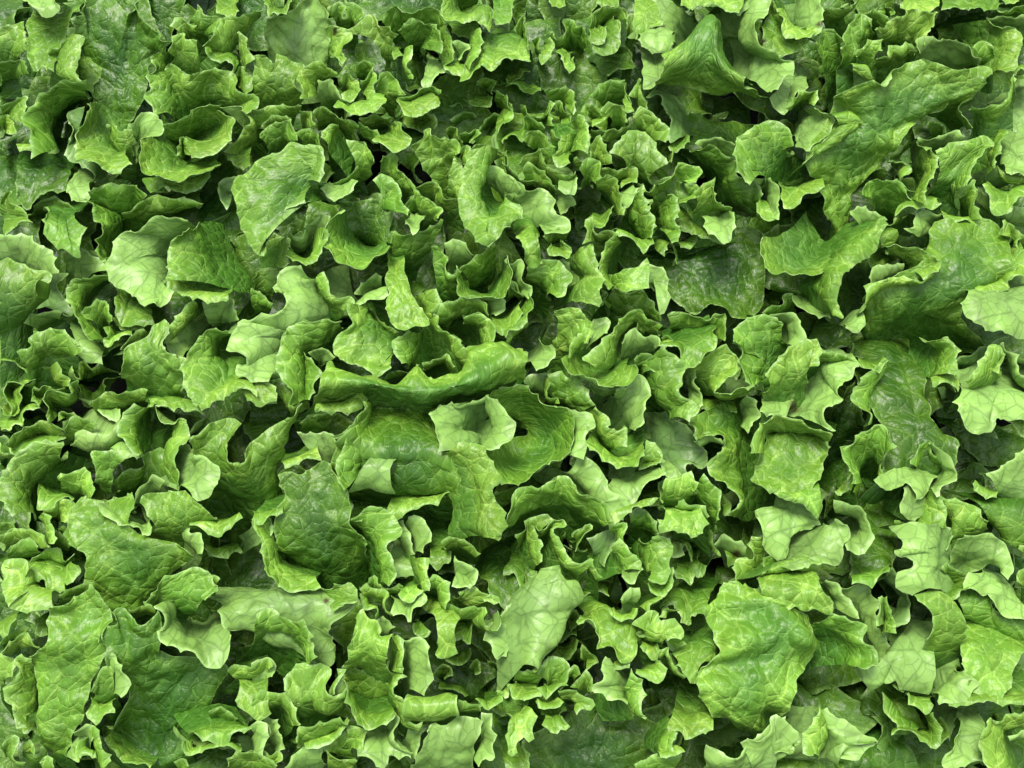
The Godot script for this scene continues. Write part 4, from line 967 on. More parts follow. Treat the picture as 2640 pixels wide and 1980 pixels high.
func head_5():
	start_head(Vector3(0.316, 0, 0.051), "lettuce head with a long dark drooping leaf and pale forked flap, at right, halfway down")
	leaf("mx",3,[[438,11,-58,441,55,-58,451,83,-58,456,140,-58,451,199,-58,437,256,-58],[344,69,4,340,85,4,350,122,4,373,105,4,401,108,4,406,127,4,382,160,4,386,191,4,415,217,4,396,258,4]])
	leaf("p",3,[[458,19,-65,461,70,-65],[461,14,-18,479,28,-18,484,55,-18,454,95,-18]])
	leaf("mx",3,[[346,215,-14,364,247,-14,380,275,-14],[352,192,32,375,211,32,385,245,32,383,276,32]])
	leaf("m",3,[[410,204,-90,427,230,-90],[394,202,-43,417,228,-43,406,253,-43]])
	leaf("p",3,[[661,-115,14,687,-144,14,696,-151,14],[653,-102,29,663,-94,29,679,-95,29,695,-112,29]])
	leaf("lx",7,[[487,23,7,529,30,7,572,6,7],[478,3,54,497,-27,54,525,-57,54,553,-60,54,587,-74,54,588,-44,54,580,-17,54]])
	leaf("p",3,[[666,-59,7,613,-45,7,606,-7,7,585,33,7,541,70,7],[658,-22,58,641,8,58,623,31,58,624,57,58,597,73,58,588,96,58,602,112,58]])
	leaf("m",3,[[592,-39,22,627,-36,22,648,-50,22],[588,-51,54,617,-44,54,642,-44,54,658,-27,54]])
	leaf("p",3,[[497,24,-29,547,14,-29,570,7,-29],[474,67,18,500,74,18,525,74,18]])
	leaf("dx",3,[[646,36,-86,655,74,-86,699,64,-86],[662,9,-43,689,-26,-43,696,29,-43,687,71,-43]])
	leaf("dx",3,[[672,-214,-168,757,-265,-168],[630,-138,-126,719,-123,-126]])
	leaf("p",3,[[598,-213,-72,644,-224,-72],[571,-195,-7,581,-164,-7,616,-144,-7,642,-144,-7]])
	leaf("y",3,[[482,133,-22,511,94,-22,562,94,-22,615,100,-22],[439,156,58,446,112,58,461,89,58,510,87,58,552,91,58,594,123,58]])
	leaf("lx",3,[[486,107,0,549,100,0,604,112,0],[461,154,7,525,157,7,601,138,7],[450,192,18,509,198,18,583,173,18],[447,208,32,467,220,32,503,227,32,533,227,32,569,202,32]])
	leaf("l",3,[[471,212,22,522,218,22,568,205,22],[478,211,32,498,239,32,525,245,32,547,259,32,559,267,32,570,248,32]])
	leaf("dx",3,[[616,186,-108,676,126,-108],[616,243,-108,646,210,-108]])
	leaf("dx",4,[[700,173,14,726,182,14,750,170,14,833,170,14],[713,100,22,733,113,22,794,104,22,834,126,22],[698,61,0,733,61,0,768,57,0,811,81,0],[684,0,-18,714,-10,-18,771,0,-18,814,-6,-18],[692,-88,-58,758,-88,-58,823,-74,-58,859,-67,-58],[715,-135,-101,766,-158,-101,816,-143,-101,883,-128,-101]])
	leaf("m",3,[[713,-15,-14,692,53,-14,682,83,-14],[729,-37,29,685,-13,29,665,17,29,664,54,29,668,94,29]])
	leaf("m",3,[[677,-57,-14,717,-47,-14,742,-60,-14],[666,-38,29,686,-18,29,711,-18,29,730,-37,29]])
	leaf("l",3,[[820,-10,0,833,-17,0,866,-20,0],[805,11,29,837,7,29,857,21,29]])
	leaf("m",4,[[704,160,-18,681,151,-18,658,183,-18,651,196,-18],[706,149,58,702,127,58,690,108,58,655,116,58,613,145,58,613,174,58,623,214,58]])
	leaf("p",3,[[772,161,-14,802,168,-14,820,174,-14],[697,186,18,742,192,18,776,208,18],[670,202,32,690,223,32,717,202,32,738,205,32,741,242,32]])
	leaf("p",3,[[759,186,-7,787,205,-7,774,248,-7],[742,201,18,716,242,18,726,265,18,742,273,18]])
	leaf("p",3,[[797,122,7,809,164,7,809,183,7,786,214,7],[782,130,47,801,165,47,823,199,47,805,215,47,773,228,47]])
	leaf("m",3,[[774,159,-36,831,162,-36],[743,168,32,763,134,32,785,122,32,785,149,32,808,161,32]])
	leaf("l",3,[[621,206,-29,638,193,-29],[605,213,0,613,222,0,627,209,0,632,191,0]])
	leaf("l",3,[[700,184,-14,710,158,-14],[678,197,14,691,197,14,702,159,14]])
	leaf("p",6,[[871,10,7,930,-1,7,963,10,7,1004,26,7],[829,54,58,838,93,58,857,111,58,884,111,58,906,88,58,966,93,58]])
	leaf("m",3,[[937,69,0,968,74,0,1000,71,0],[947,82,14,961,105,14,981,134,14]])
	leaf("dx",3,[[915,18,-174,958,29,-174,1090,65,-174],[931,56,-168,985,123,-168,1082,92,-168]])
	leaf("d",3,[[897,-70,-192,961,-43,-192],[915,12,-204,949,63,-204]])
	leaf("m",3,[[907,-19,-72,882,-30,-72],[878,3,-22,859,-18,-22,831,-8,-22]])
	leaf("d",3,[[900,-12,-144,933,-27,-144],[889,2,-108,911,-3,-108]])
	leaf("dx",3,[[911,157,-144,959,150,-144],[869,202,-126,936,199,-126]])
	leaf("d",3,[[746,163,-162,831,160,-162],[724,235,-144,780,235,-144]])
	leaf("dx",3,[[708,123,-144,752,150,-144],[645,209,-126,714,239,-126]])
	leaf("p",3,[[490,241,-7,527,241,-7,571,263,-7],[450,252,0,462,295,0,473,330,0,499,341,0,509,307,0,536,286,0,568,268,0]])
	leaf("dx",3,[[699,203,-90,754,203,-90],[643,312,-58,691,300,-58,731,306,-58],[623,373,-22,664,381,-22,704,358,-22]])
	leaf("p",4,[[612,240,-14,647,261,-14,645,289,-14,620,306,-14],[586,248,43,616,255,43,644,271,43,650,303,43,633,328,43,606,334,43,594,324,43]])
	leaf("d",3,[[662,216,-180,710,233,-180],[668,277,-180,703,267,-180]])
	leaf("l",3,[[781,204,-7,760,241,-7,752,278,-7],[772,218,40,784,240,40,783,285,40,748,294,40]])
	leaf("dx",3,[[487,190,-144,504,224,-144],[476,274,-126,504,319,-126]])
	leaf("d",3,[[556,287,-162,619,254,-162],[545,316,-144,577,283,-144]])
func head_6():
	start_head(Vector3(-0.071, 0, 0.055), "lettuce head with a long twisted crinkled leaf and pale looped one, in the centre")
	leaf("mx",6,[[-612,215,-43,-562,212,-43,-510,225,-43,-460,228,-43,-444,189,-43],[-595,147,14,-552,172,14,-498,191,14,-452,159,14,-443,127,14],[-600,129,58,-557,99,58,-526,93,58,-533,124,58,-507,170,58,-489,172,58,-483,143,58,-446,112,58,-412,86,58,-388,59,58]])
	leaf("p",3,[[-393,-57,-50,-384,-64,-50],[-398,-58,18,-381,-72,18,-359,-68,18,-344,-51,18]])
	leaf("m",3,[[-410,-71,-14,-409,-15,-14,-406,29,-14],[-395,-57,22,-373,-22,22,-378,8,22,-382,45,22]])
	leaf("l",3,[[-446,32,-36,-429,39,-36],[-464,3,7,-448,-1,7,-434,26,7,-422,55,7,-403,46,7]])
	leaf("lx",8,[[-317,-178,-29,-276,-145,-29,-234,-109,-29,-226,-63,-29],[-314,-152,47,-325,-101,47,-340,-70,47,-326,-28,47,-291,-19,47,-281,-13,47,-258,4,47,-231,-19,47]])
	leaf("m",3,[[-306,-177,-43,-268,-151,-43],[-298,-168,-14,-260,-142,-14,-226,-113,-14]])
	leaf("l",3,[[-255,-309,-22,-251,-279,-22,-223,-282,-22],[-249,-212,22,-230,-216,22,-213,-220,22],[-248,-152,36,-222,-162,36,-190,-152,36],[-243,-131,43,-223,-97,43,-187,-103,43,-159,-106,43,-176,-141,43]])
	leaf("p",3,[[-304,-217,-65,-265,-243,-65],[-314,-190,0,-309,-219,0,-286,-234,0,-263,-230,0]])
	leaf("p",3,[[-294,-182,-7,-285,-201,-7,-252,-212,-7],[-308,-152,29,-275,-164,29,-245,-176,29]])
	leaf("dx",3,[[-337,-223,-162,-265,-223,-162],[-311,-169,-126,-240,-161,-126]])
	leaf("m",5,[[-215,-48,-29,-191,-63,-29,-179,-127,-29],[-213,-34,22,-233,-70,22,-227,-88,22,-202,-105,22]])
	leaf("l",3,[[-189,-192,-7,-171,-153,-7,-160,-132,-7,-126,-89,-7,-116,-68,-7,-90,-41,-7],[-147,-184,36,-141,-152,36,-160,-134,36,-147,-109,36,-121,-99,36,-104,-64,36,-75,-34,36]])
	leaf("d",3,[[-195,-169,-126,-136,-161,-126],[-195,-94,-108,-133,-116,-108]])
	leaf("mx",3,[[-159,-138,-29,-136,-134,-29,-103,-156,-29,-46,-158,-29],[-160,-129,40,-135,-150,40,-96,-160,40,-61,-157,40,-42,-132,40]])
	leaf("p",3,[[-56,-182,-14,-42,-151,-14],[-19,-178,11,-13,-156,11,-32,-140,11]])
	leaf("l",-3,[[-105,-252,-14,-93,-219,-14,-63,-202,-14,-36,-202,-14,-19,-234,-14,-9,-283,-14],[-110,-195,43,-96,-173,43,-67,-161,43,-32,-159,43,-9,-187,43,-4,-220,43,-8,-258,43]])
	leaf("l",3,[[-49,-156,-29,-16,-156,-29,21,-192,-29],[-38,-105,22,-12,-96,22,7,-112,22,23,-140,22]])
	leaf("l",3,[[-99,-149,-29,-69,-127,-29,-59,-95,-29],[-98,-129,32,-61,-131,32,-39,-111,32,-35,-74,32]])
	leaf("l",3,[[-16,-92,-14,1,-106,-14,23,-128,-14],[-12,-81,22,-4,-105,22,30,-126,22]])
	leaf("m",3,[[-174,-38,-14,-142,-52,-14,-119,-31,-14],[-175,-26,29,-139,-43,29,-123,-50,29,-108,-29,29]])
	leaf("d",3,[[-189,-71,-126,-127,-71,-126],[-181,-49,-126,-140,-57,-126]])
	leaf("l",3,[[-262,-34,-65,-236,-48,-65],[-253,-14,-14,-239,-26,-14,-204,-36,-14]])
	leaf("lx",2,[[-379,40,7,-325,36,7,-275,26,7,-217,45,7,-154,50,7,-98,28,7,-44,23,7,17,-11,7],[-358,35,86,-269,36,86,-208,45,86,-148,51,86,-87,38,86,-27,9,86,25,-7,86],[-356,9,86,-270,22,86,-209,36,86,-154,38,86,-88,12,86,-33,-24,86,28,-21,86],[-349,-27,58,-276,-2,58,-203,18,58,-183,-30,58,-154,11,58,-96,-15,58,-93,-59,58,-34,-65,58,18,-49,58]])
	leaf("l",3,[[-372,51,22,-322,41,22,-295,21,22],[-376,70,36,-331,72,36,-294,69,36,-277,43,36]])
	leaf("nx",6,[[-323,205,-43,-279,202,-43,-216,215,-43,-153,228,-43,-106,218,-43],[-329,173,7,-303,196,7,-223,196,7,-156,205,7,-93,221,7],[-319,132,29,-271,160,29,-210,163,29,-149,167,29,-87,192,29],[-297,111,36,-247,143,36,-180,134,36,-130,153,36,-101,172,36],[-285,50,-7,-235,45,-7,-161,55,-7,-144,95,-7]])
	leaf("l",3,[[-226,219,-22,-182,219,-22,-126,223,-22],[-235,279,7,-208,264,7,-164,245,7,-97,226,7]])
	leaf("m",3,[[-257,141,7,-272,93,7,-280,50,7],[-334,126,65,-317,120,65,-294,98,65,-274,76,65,-272,56,65]])
	leaf("m",3,[[-256,148,7,-271,164,7,-277,170,7],[-298,120,65,-311,133,65,-311,161,65,-320,189,65,-318,210,65,-304,232,65]])
	leaf("p",3,[[-269,177,58,-248,174,58,-223,184,58],[-309,222,22,-269,218,22,-217,225,22]])
	leaf("p",3,[[-352,157,-43,-330,144,-43],[-414,95,0,-392,100,0,-341,100,0,-323,139,0]])
	leaf("m",3,[[-417,70,-65,-361,77,-65],[-416,68,-29,-388,48,-29,-353,48,-29]])
	leaf("l",3,[[-395,54,-50,-380,48,-50],[-382,74,0,-369,62,0,-338,59,0]])
	leaf("y",3,[[-444,155,-14,-416,148,-14,-374,119,-14],[-430,168,14,-397,160,14,-356,156,14]])
	leaf("d",3,[[-480,102,-168,-414,67,-168],[-543,-11,-162,-453,-11,-162]])
	leaf("p",3,[[-54,25,-7,-82,75,-7,-88,95,-7,-65,101,-7,-56,121,-7],[-156,81,72,-141,110,72,-131,135,72,-130,160,72]])
	leaf("p",3,[[-152,60,29,-105,54,29,-49,41,29],[-157,73,58,-119,54,58,-91,59,58,-47,41,58]])
	leaf("p",5,[[-37,70,7,-37,86,7,-52,132,7],[-45,44,65,-27,66,65,-5,104,65,-8,130,65,-47,160,65]])
	leaf("l",5,[[-123,153,58,-89,184,58,-65,220,58,-56,251,58,-68,290,58,-55,307,58],[-98,146,79,-56,148,79,-41,174,79,-19,214,79,-32,244,79,-8,294,79,-25,319,79]])
	leaf("d",3,[[-94,186,-108,-68,193,-108],[-161,225,-144,-112,205,-144]])
	leaf("dx",6,[[-437,335,-50,-396,350,-50,-352,362,-50,-315,359,-50,-274,332,-50],[-432,306,7,-363,303,7,-310,293,7,-267,306,7],[-432,272,22,-376,257,22,-333,263,22,-293,275,22],[-419,225,29,-374,222,29,-335,216,29,-295,225,29],[-433,193,40,-407,186,40,-389,192,40,-351,167,40,-329,187,40]])
	leaf("l",3,[[-479,257,7,-445,255,7,-416,235,7],[-471,274,43,-458,280,43,-432,274,43,-415,265,43]])
	leaf("m",4,[[-298,260,-22,-271,303,-22,-245,343,-22,-232,382,-22],[-295,265,32,-268,262,32,-236,259,32,-215,289,32,-225,322,32,-217,340,32,-209,363,32,-221,390,32]])
	leaf("y",3,[[-305,258,-29,-277,261,-29],[-296,278,22,-284,280,22,-270,268,22]])
	leaf("m",3,[[-350,389,11,-334,415,11,-329,439,11],[-314,396,47,-286,390,47,-272,411,47,-278,425,47,-312,437,47]])
	leaf("y",3,[[-265,403,-14,-235,409,-14,-219,427,-14],[-271,404,32,-258,396,32,-235,404,32,-220,409,32,-219,429,32,-209,438,32]])
	leaf("l",3,[[-277,398,-58,-235,395,-58],[-272,399,18,-255,384,18,-247,375,18,-234,393,18,-193,390,18]])
	leaf("l",3,[[-275,400,-14,-267,418,-14,-257,433,-14],[-273,408,22,-258,434,22,-241,434,22,-241,449,22]])
	leaf("p",3,[[-225,332,-29,-182,332,-29],[-218,375,-11,-197,368,-11,-179,371,-11]])
	leaf("l",3,[[-177,342,7,-171,371,7,-156,400,7],[-151,343,36,-148,373,36,-150,405,36]])
	leaf("p",3,[[-203,268,-58,-182,318,-58],[-195,262,-11,-170,268,-11,-151,296,-11,-162,330,-11]])
	leaf("p",3,[[-225,274,-58,-201,315,-58],[-202,266,-22,-192,297,-22,-179,328,-22]])
	leaf("m",3,[[-130,317,-14,-93,317,-14,-63,329,-14],[-129,319,32,-115,307,32,-94,305,32,-76,319,32,-59,339,32]])
	leaf("m",3,[[-157,307,-50,-120,301,-50],[-155,343,-18,-138,356,-18,-126,346,-18,-111,343,-18,-110,325,-18]])
	leaf("d",3,[[-264,326,-162,-242,303,-162],[-263,376,-126,-226,364,-126]])
	leaf("d",3,[[-229,277,-126,-190,293,-126],[-232,319,-108,-194,319,-108]])
	leaf("p",3,[[34,-8,-50,66,13,-50],[28,1,-7,39,-20,-7,69,-26,-7]])
	leaf("l",3,[[73,8,-65,90,19,-65],[69,-14,7,72,26,7,90,28,7,91,43,7]])
	leaf("m",0,[[17,63,-65,37,80,-65],[-22,50,-22,23,47,-22,68,77,-22,67,123,-22,4,143,-22,-34,110,-22],[-40,48,40,-15,25,40,27,18,40,69,57,40,106,67,40,115,103,40,111,138,40,89,166,40,52,184,40,31,198,40,4,217,40,-32,204,40,-57,157,40]])
	leaf("d",3,[[-46,-1,-72,-16,-19,-72,28,-44,-72],[-65,34,-72,-61,119,-72]])
	leaf("p",8,[[89,161,-29,111,180,-29,135,199,-29,171,256,-29],[121,157,18,154,160,18,180,208,18,209,232,18,202,272,18]])
	leaf("mx",3,[[-15,276,-22,32,248,-22,78,244,-22,124,258,-22,173,268,-22],[-20,279,50,16,231,50,58,216,50,91,201,50,117,210,50,147,234,50,176,283,50]])
	leaf("l",3,[[-28,234,-72,17,202,-72],[-33,213,0,4,203,0,31,216,0]])
	leaf("d",3,[[34,173,-108,89,153,-108],[49,197,-90,82,184,-90]])
func head_7():
	start_head(Vector3(-0.314, 0, 0.265), "lettuce head with two large glossy crinkled leaves, in the lower left corner")
	leaf("p",3,[[-758,234,0,-727,258,0,-691,280,0,-672,275,0,-669,261,0],[-747,243,40,-737,267,40,-713,290,40,-680,297,40,-656,306,40,-647,291,40]])
	leaf("y",3,[[-906,332,-50,-835,332,-50],[-885,346,0,-861,330,0,-837,328,0,-816,346,0,-803,331,0]])
	leaf("m",3,[[-873,307,-50,-832,313,-50],[-847,289,0,-821,301,0,-806,316,0]])
	leaf("y",12,[[-885,356,-14,-868,383,-14,-831,419,-14],[-858,362,40,-876,356,40,-898,351,40,-910,362,40,-901,382,40,-901,410,40,-886,441,40,-864,443,40,-836,436,40,-809,429,40]])
	leaf("l",3,[[-911,344,-14,-859,344,-14,-815,356,-14],[-866,383,14,-845,380,14,-833,396,14,-801,400,14]])
	leaf("l",3,[[-822,380,-14,-818,356,-14,-808,344,-14],[-797,391,22,-782,373,22,-781,356,22]])
	leaf("l",3,[[-833,414,-22,-801,408,-22,-771,391,-22],[-805,412,29,-776,395,29,-749,390,29]])
	leaf("mx",3,[[-757,421,-36,-715,424,-36,-677,415,-36],[-775,385,0,-722,382,0,-664,367,0,-598,346,0],[-770,335,22,-721,329,22,-661,329,22,-588,323,22],[-807,304,29,-753,292,29,-684,295,29],[-799,229,22,-752,235,22,-706,217,22]])
	leaf("m",3,[[-676,300,-7,-615,300,-7,-558,263,-7],[-652,280,32,-605,271,32,-547,259,32],[-679,247,47,-665,229,47,-633,227,47,-600,224,47]])
	leaf("mx",6,[[-671,419,-14,-644,421,-14,-604,439,-14,-573,421,-14],[-637,424,58,-626,389,58,-596,377,58,-550,370,58,-528,390,58,-511,397,58,-536,421,58]])
	leaf("l",3,[[-565,376,0,-533,394,0],[-552,383,29,-536,371,29,-521,383,29]])
	leaf("p",5,[[-622,412,-14,-603,444,-14,-580,467,-14,-555,476,-14,-537,456,-14,-516,456,-14],[-626,438,58,-612,452,58,-617,482,58,-588,509,58,-553,522,58,-513,534,58,-495,518,58,-486,479,58]])
	leaf("mx",5,[[-818,674,-50,-779,680,-50],[-828,647,-22,-792,649,-22,-764,641,-22],[-821,582,0,-776,596,0,-736,598,0],[-831,542,7,-779,561,7,-733,561,7],[-834,509,22,-779,521,22,-711,515,22],[-806,492,47,-772,492,47,-706,481,47],[-810,450,36,-770,450,36,-698,450,36],[-806,433,58,-773,424,58,-736,397,58]])
	leaf("dx",5,[[-727,666,-86,-682,694,-86,-623,696,-86,-573,672,-86],[-740,633,-79,-685,650,-79,-626,650,-79,-548,608,-79],[-704,611,-54,-653,600,-54,-594,600,-54,-539,567,-54],[-682,573,-29,-635,559,-29,-578,542,-29,-508,517,-29],[-688,536,7,-640,533,7,-614,508,7],[-701,508,36,-672,511,36,-634,494,36,-607,486,36],[-700,493,58,-703,471,58,-682,460,58,-688,435,58,-660,453,58,-639,465,58,-621,453,58,-615,438,58]])
	leaf("l",3,[[-718,644,-65,-677,671,-65,-633,693,-65],[-707,647,-22,-698,669,-22,-670,687,-22,-623,699,-22]])
	leaf("l",3,[[-700,441,-43,-663,429,-43],[-682,439,14,-660,427,14,-633,430,14]])
	leaf("m",5,[[-746,573,-29,-719,598,-29,-698,584,-29],[-724,573,32,-719,546,32,-702,529,32,-685,532,32]])
	leaf("p",3,[[-712,511,7,-691,539,7,-687,574,7],[-694,514,47,-661,538,47,-657,573,47,-665,583,47]])
	leaf("l",3,[[-740,576,-14,-715,590,-14,-693,582,-14],[-729,604,22,-713,621,22,-697,615,22,-682,599,22]])
	leaf("y",3,[[-918,506,-22,-890,498,-22,-873,475,-22],[-890,499,32,-853,478,32,-844,488,32,-823,497,32]])
	leaf("y",3,[[-906,571,-22,-894,557,-22],[-905,508,4,-876,517,4,-874,547,4]])
	leaf("m",5,[[-843,534,-29,-834,568,-29,-837,601,-29],[-832,513,32,-863,517,32,-855,543,32,-867,578,32,-849,594,32,-838,625,32,-827,625,32]])
	leaf("y",3,[[-860,628,-43,-840,625,-43],[-842,641,-7,-830,633,-7,-820,646,-7]])
	leaf("l",3,[[-932,448,-29,-904,437,-29,-873,428,-29],[-906,481,11,-891,470,11,-881,441,11]])
	leaf("m",3,[[-856,428,-50,-845,458,-50],[-862,453,-11,-851,471,-11,-831,470,-11]])
	leaf("l",3,[[-936,487,-50,-910,467,-50],[-916,485,-11,-890,465,-11,-866,467,-11]])
	leaf("dx",3,[[-964,569,-137,-899,627,-137],[-949,650,-137,-895,650,-137]])
	leaf("m",3,[[-900,682,-50,-881,658,-50],[-876,663,4,-862,649,4,-850,654,4,-846,680,4,-829,691,4]])
	leaf("l",3,[[-859,671,-50,-826,658,-50],[-835,652,0,-821,665,0,-825,675,0]])
	leaf("m",3,[[-846,698,-65,-820,682,-65],[-847,663,-29,-823,671,-29,-813,660,-29]])
	leaf("l",3,[[-814,705,-22,-785,705,-22],[-798,690,14,-787,678,14,-772,690,14]])
	leaf("p",3,[[-760,636,-29,-735,649,-29,-719,679,-29],[-748,633,18,-725,623,18,-711,631,18,-713,652,18]])
	leaf("l",3,[[-733,636,-7,-759,670,-7],[-751,678,18,-726,689,18,-725,677,18,-700,677,18]])
	leaf("l",3,[[-728,639,-14,-715,665,-14,-699,696,-14],[-710,628,22,-691,670,22,-677,690,22]])
	leaf("m",3,[[-555,644,7,-528,633,7,-487,625,7,-450,631,7],[-536,646,32,-507,652,32,-480,654,32,-465,638,32,-444,641,32]])
	leaf("p",3,[[-571,655,-65,-495,655,-65],[-555,667,0,-513,662,0,-468,665,0]])
	leaf("l",3,[[-562,654,-11,-555,668,-11,-516,662,-11,-471,666,-11],[-552,654,32,-541,675,32,-519,672,32,-495,663,32,-458,673,32]])
	leaf("p",5,[[-458,641,-29,-438,668,-29],[-443,633,32,-430,621,32,-412,636,32,-416,659,32,-423,674,32]])
	leaf("m",3,[[-497,708,-29,-404,708,-29],[-481,690,32,-477,677,32,-451,666,32,-426,669,32,-391,690,32]])
	leaf("m",3,[[-582,708,-29,-556,708,-29],[-570,690,18,-559,679,18,-544,690,18]])
	leaf("dx",3,[[-535,622,-50,-488,628,-50],[-524,604,4,-505,599,4,-475,617,4]])
	leaf("l",3,[[-490,548,-29,-435,542,-29],[-490,542,32,-478,533,32,-449,535,32,-425,517,32,-415,532,32]])
	leaf("l",5,[[-484,549,-7,-452,549,-7,-427,539,-7],[-476,586,22,-460,602,22,-433,621,22,-411,607,22]])
	leaf("l",3,[[-592,274,7,-526,269,7,-503,258,7],[-585,280,32,-564,292,32,-530,305,32,-514,286,32,-486,271,32]])
	leaf("p",3,[[-611,298,-14,-594,320,-14,-573,332,-14],[-594,280,18,-589,296,18,-565,299,18,-562,335,18]])
	leaf("m",3,[[-591,289,-65,-570,311,-65,-531,301,-65],[-579,319,-36,-550,331,-36,-505,322,-36]])
	leaf("d",3,[[-614,246,-168,-557,252,-168],[-612,290,-144,-551,283,-144]])
	leaf("d",3,[[-656,429,-180,-593,413,-180],[-628,451,-180,-592,426,-180]])
	leaf("d",3,[[-560,322,-144,-525,348,-144],[-610,342,-144,-553,386,-144]])
	leaf("m",3,[[-601,350,-108,-582,316,-108],[-596,320,-65,-591,348,-65,-578,357,-65]])
	leaf("d",3,[[-540,523,-168,-524,490,-168],[-563,583,-162,-528,562,-162]])
	leaf("m",3,[[-506,512,-108,-453,488,-108],[-499,511,-72,-492,494,-72,-444,494,-72]])
	leaf("d",3,[[-879,318,-168,-852,302,-168],[-852,361,-144,-831,332,-144]])
	leaf("d",3,[[-949,462,-162,-910,409,-162],[-920,462,-162,-904,447,-162]])
	leaf("l",3,[[-445,269,-7,-441,312,-7,-423,348,-7,-386,363,-7,-358,372,-7],[-463,280,47,-448,319,47,-447,363,47,-430,389,47,-389,401,47,-343,386,47]])
	leaf("p",3,[[-476,269,-22,-465,282,-22,-466,306,-22],[-471,274,18,-444,271,18,-436,290,18,-441,311,18]])
	leaf("px",2,[[-525,418,7,-468,399,7,-398,397,7,-354,396,7],[-513,444,32,-430,427,32,-373,421,32,-326,424,32,-280,424,32],[-496,465,22,-459,459,22,-401,459,22,-359,448,22,-320,465,22],[-367,490,-7,-350,533,-7,-318,527,-7,-317,499,-7]])
	leaf("mx",3,[[-459,494,7,-417,480,7,-378,500,7,-344,534,7],[-450,455,58,-426,442,58,-407,459,58,-357,453,58,-347,482,58,-350,490,58,-336,519,58]])
	leaf("lx",8,[[-379,598,-22,-361,618,-22,-304,594,-22],[-393,571,40,-379,546,40,-358,525,40,-326,537,40,-316,562,40,-299,566,40,-295,540,40,-286,572,40]])
	leaf("l",3,[[-453,620,-14,-429,601,-14,-398,598,-14,-381,631,-14],[-445,581,32,-420,575,32,-392,575,32,-374,596,32,-352,620,32]])
	leaf("p",3,[[-461,573,-29,-427,570,-29],[-454,523,18,-429,514,18,-416,529,18,-420,550,18]])
	leaf("d",3,[[-492,508,-162,-416,508,-162],[-462,554,-144,-431,554,-144]])
	leaf("p",3,[[-453,655,-50,-440,671,-50],[-443,628,22,-430,621,22,-414,638,22,-423,662,22]])
	leaf("l",3,[[-449,705,-29,-422,694,-29],[-432,664,22,-411,678,22,-390,670,22,-384,685,22,-401,695,22]])
	leaf("p",3,[[-433,655,-50,-415,666,-50],[-427,620,0,-402,615,0,-402,636,0,-388,654,0,-397,673,0]])
	leaf("m",3,[[-372,660,-22,-357,663,-22,-316,641,-22,-294,625,-22],[-364,654,32,-364,636,32,-335,628,32,-302,620,32,-277,617,32]])
	leaf("y",3,[[-360,663,-7,-319,646,-7,-281,620,-7],[-349,661,22,-311,652,22,-277,623,22]])
	leaf("m",3,[[-302,671,-50,-272,693,-50],[-318,670,4,-314,649,4,-289,636,4,-279,623,4]])
	leaf("l",3,[[-318,698,-50,-283,698,-50],[-316,670,7,-298,675,7,-264,683,7]])
	leaf("p",3,[[-396,703,-43,-323,687,-43],[-390,693,0,-367,665,0,-334,660,0,-318,673,0]])
	leaf("d",3,[[-333,476,-180,-306,432,-180],[-345,532,-180,-321,507,-180]])
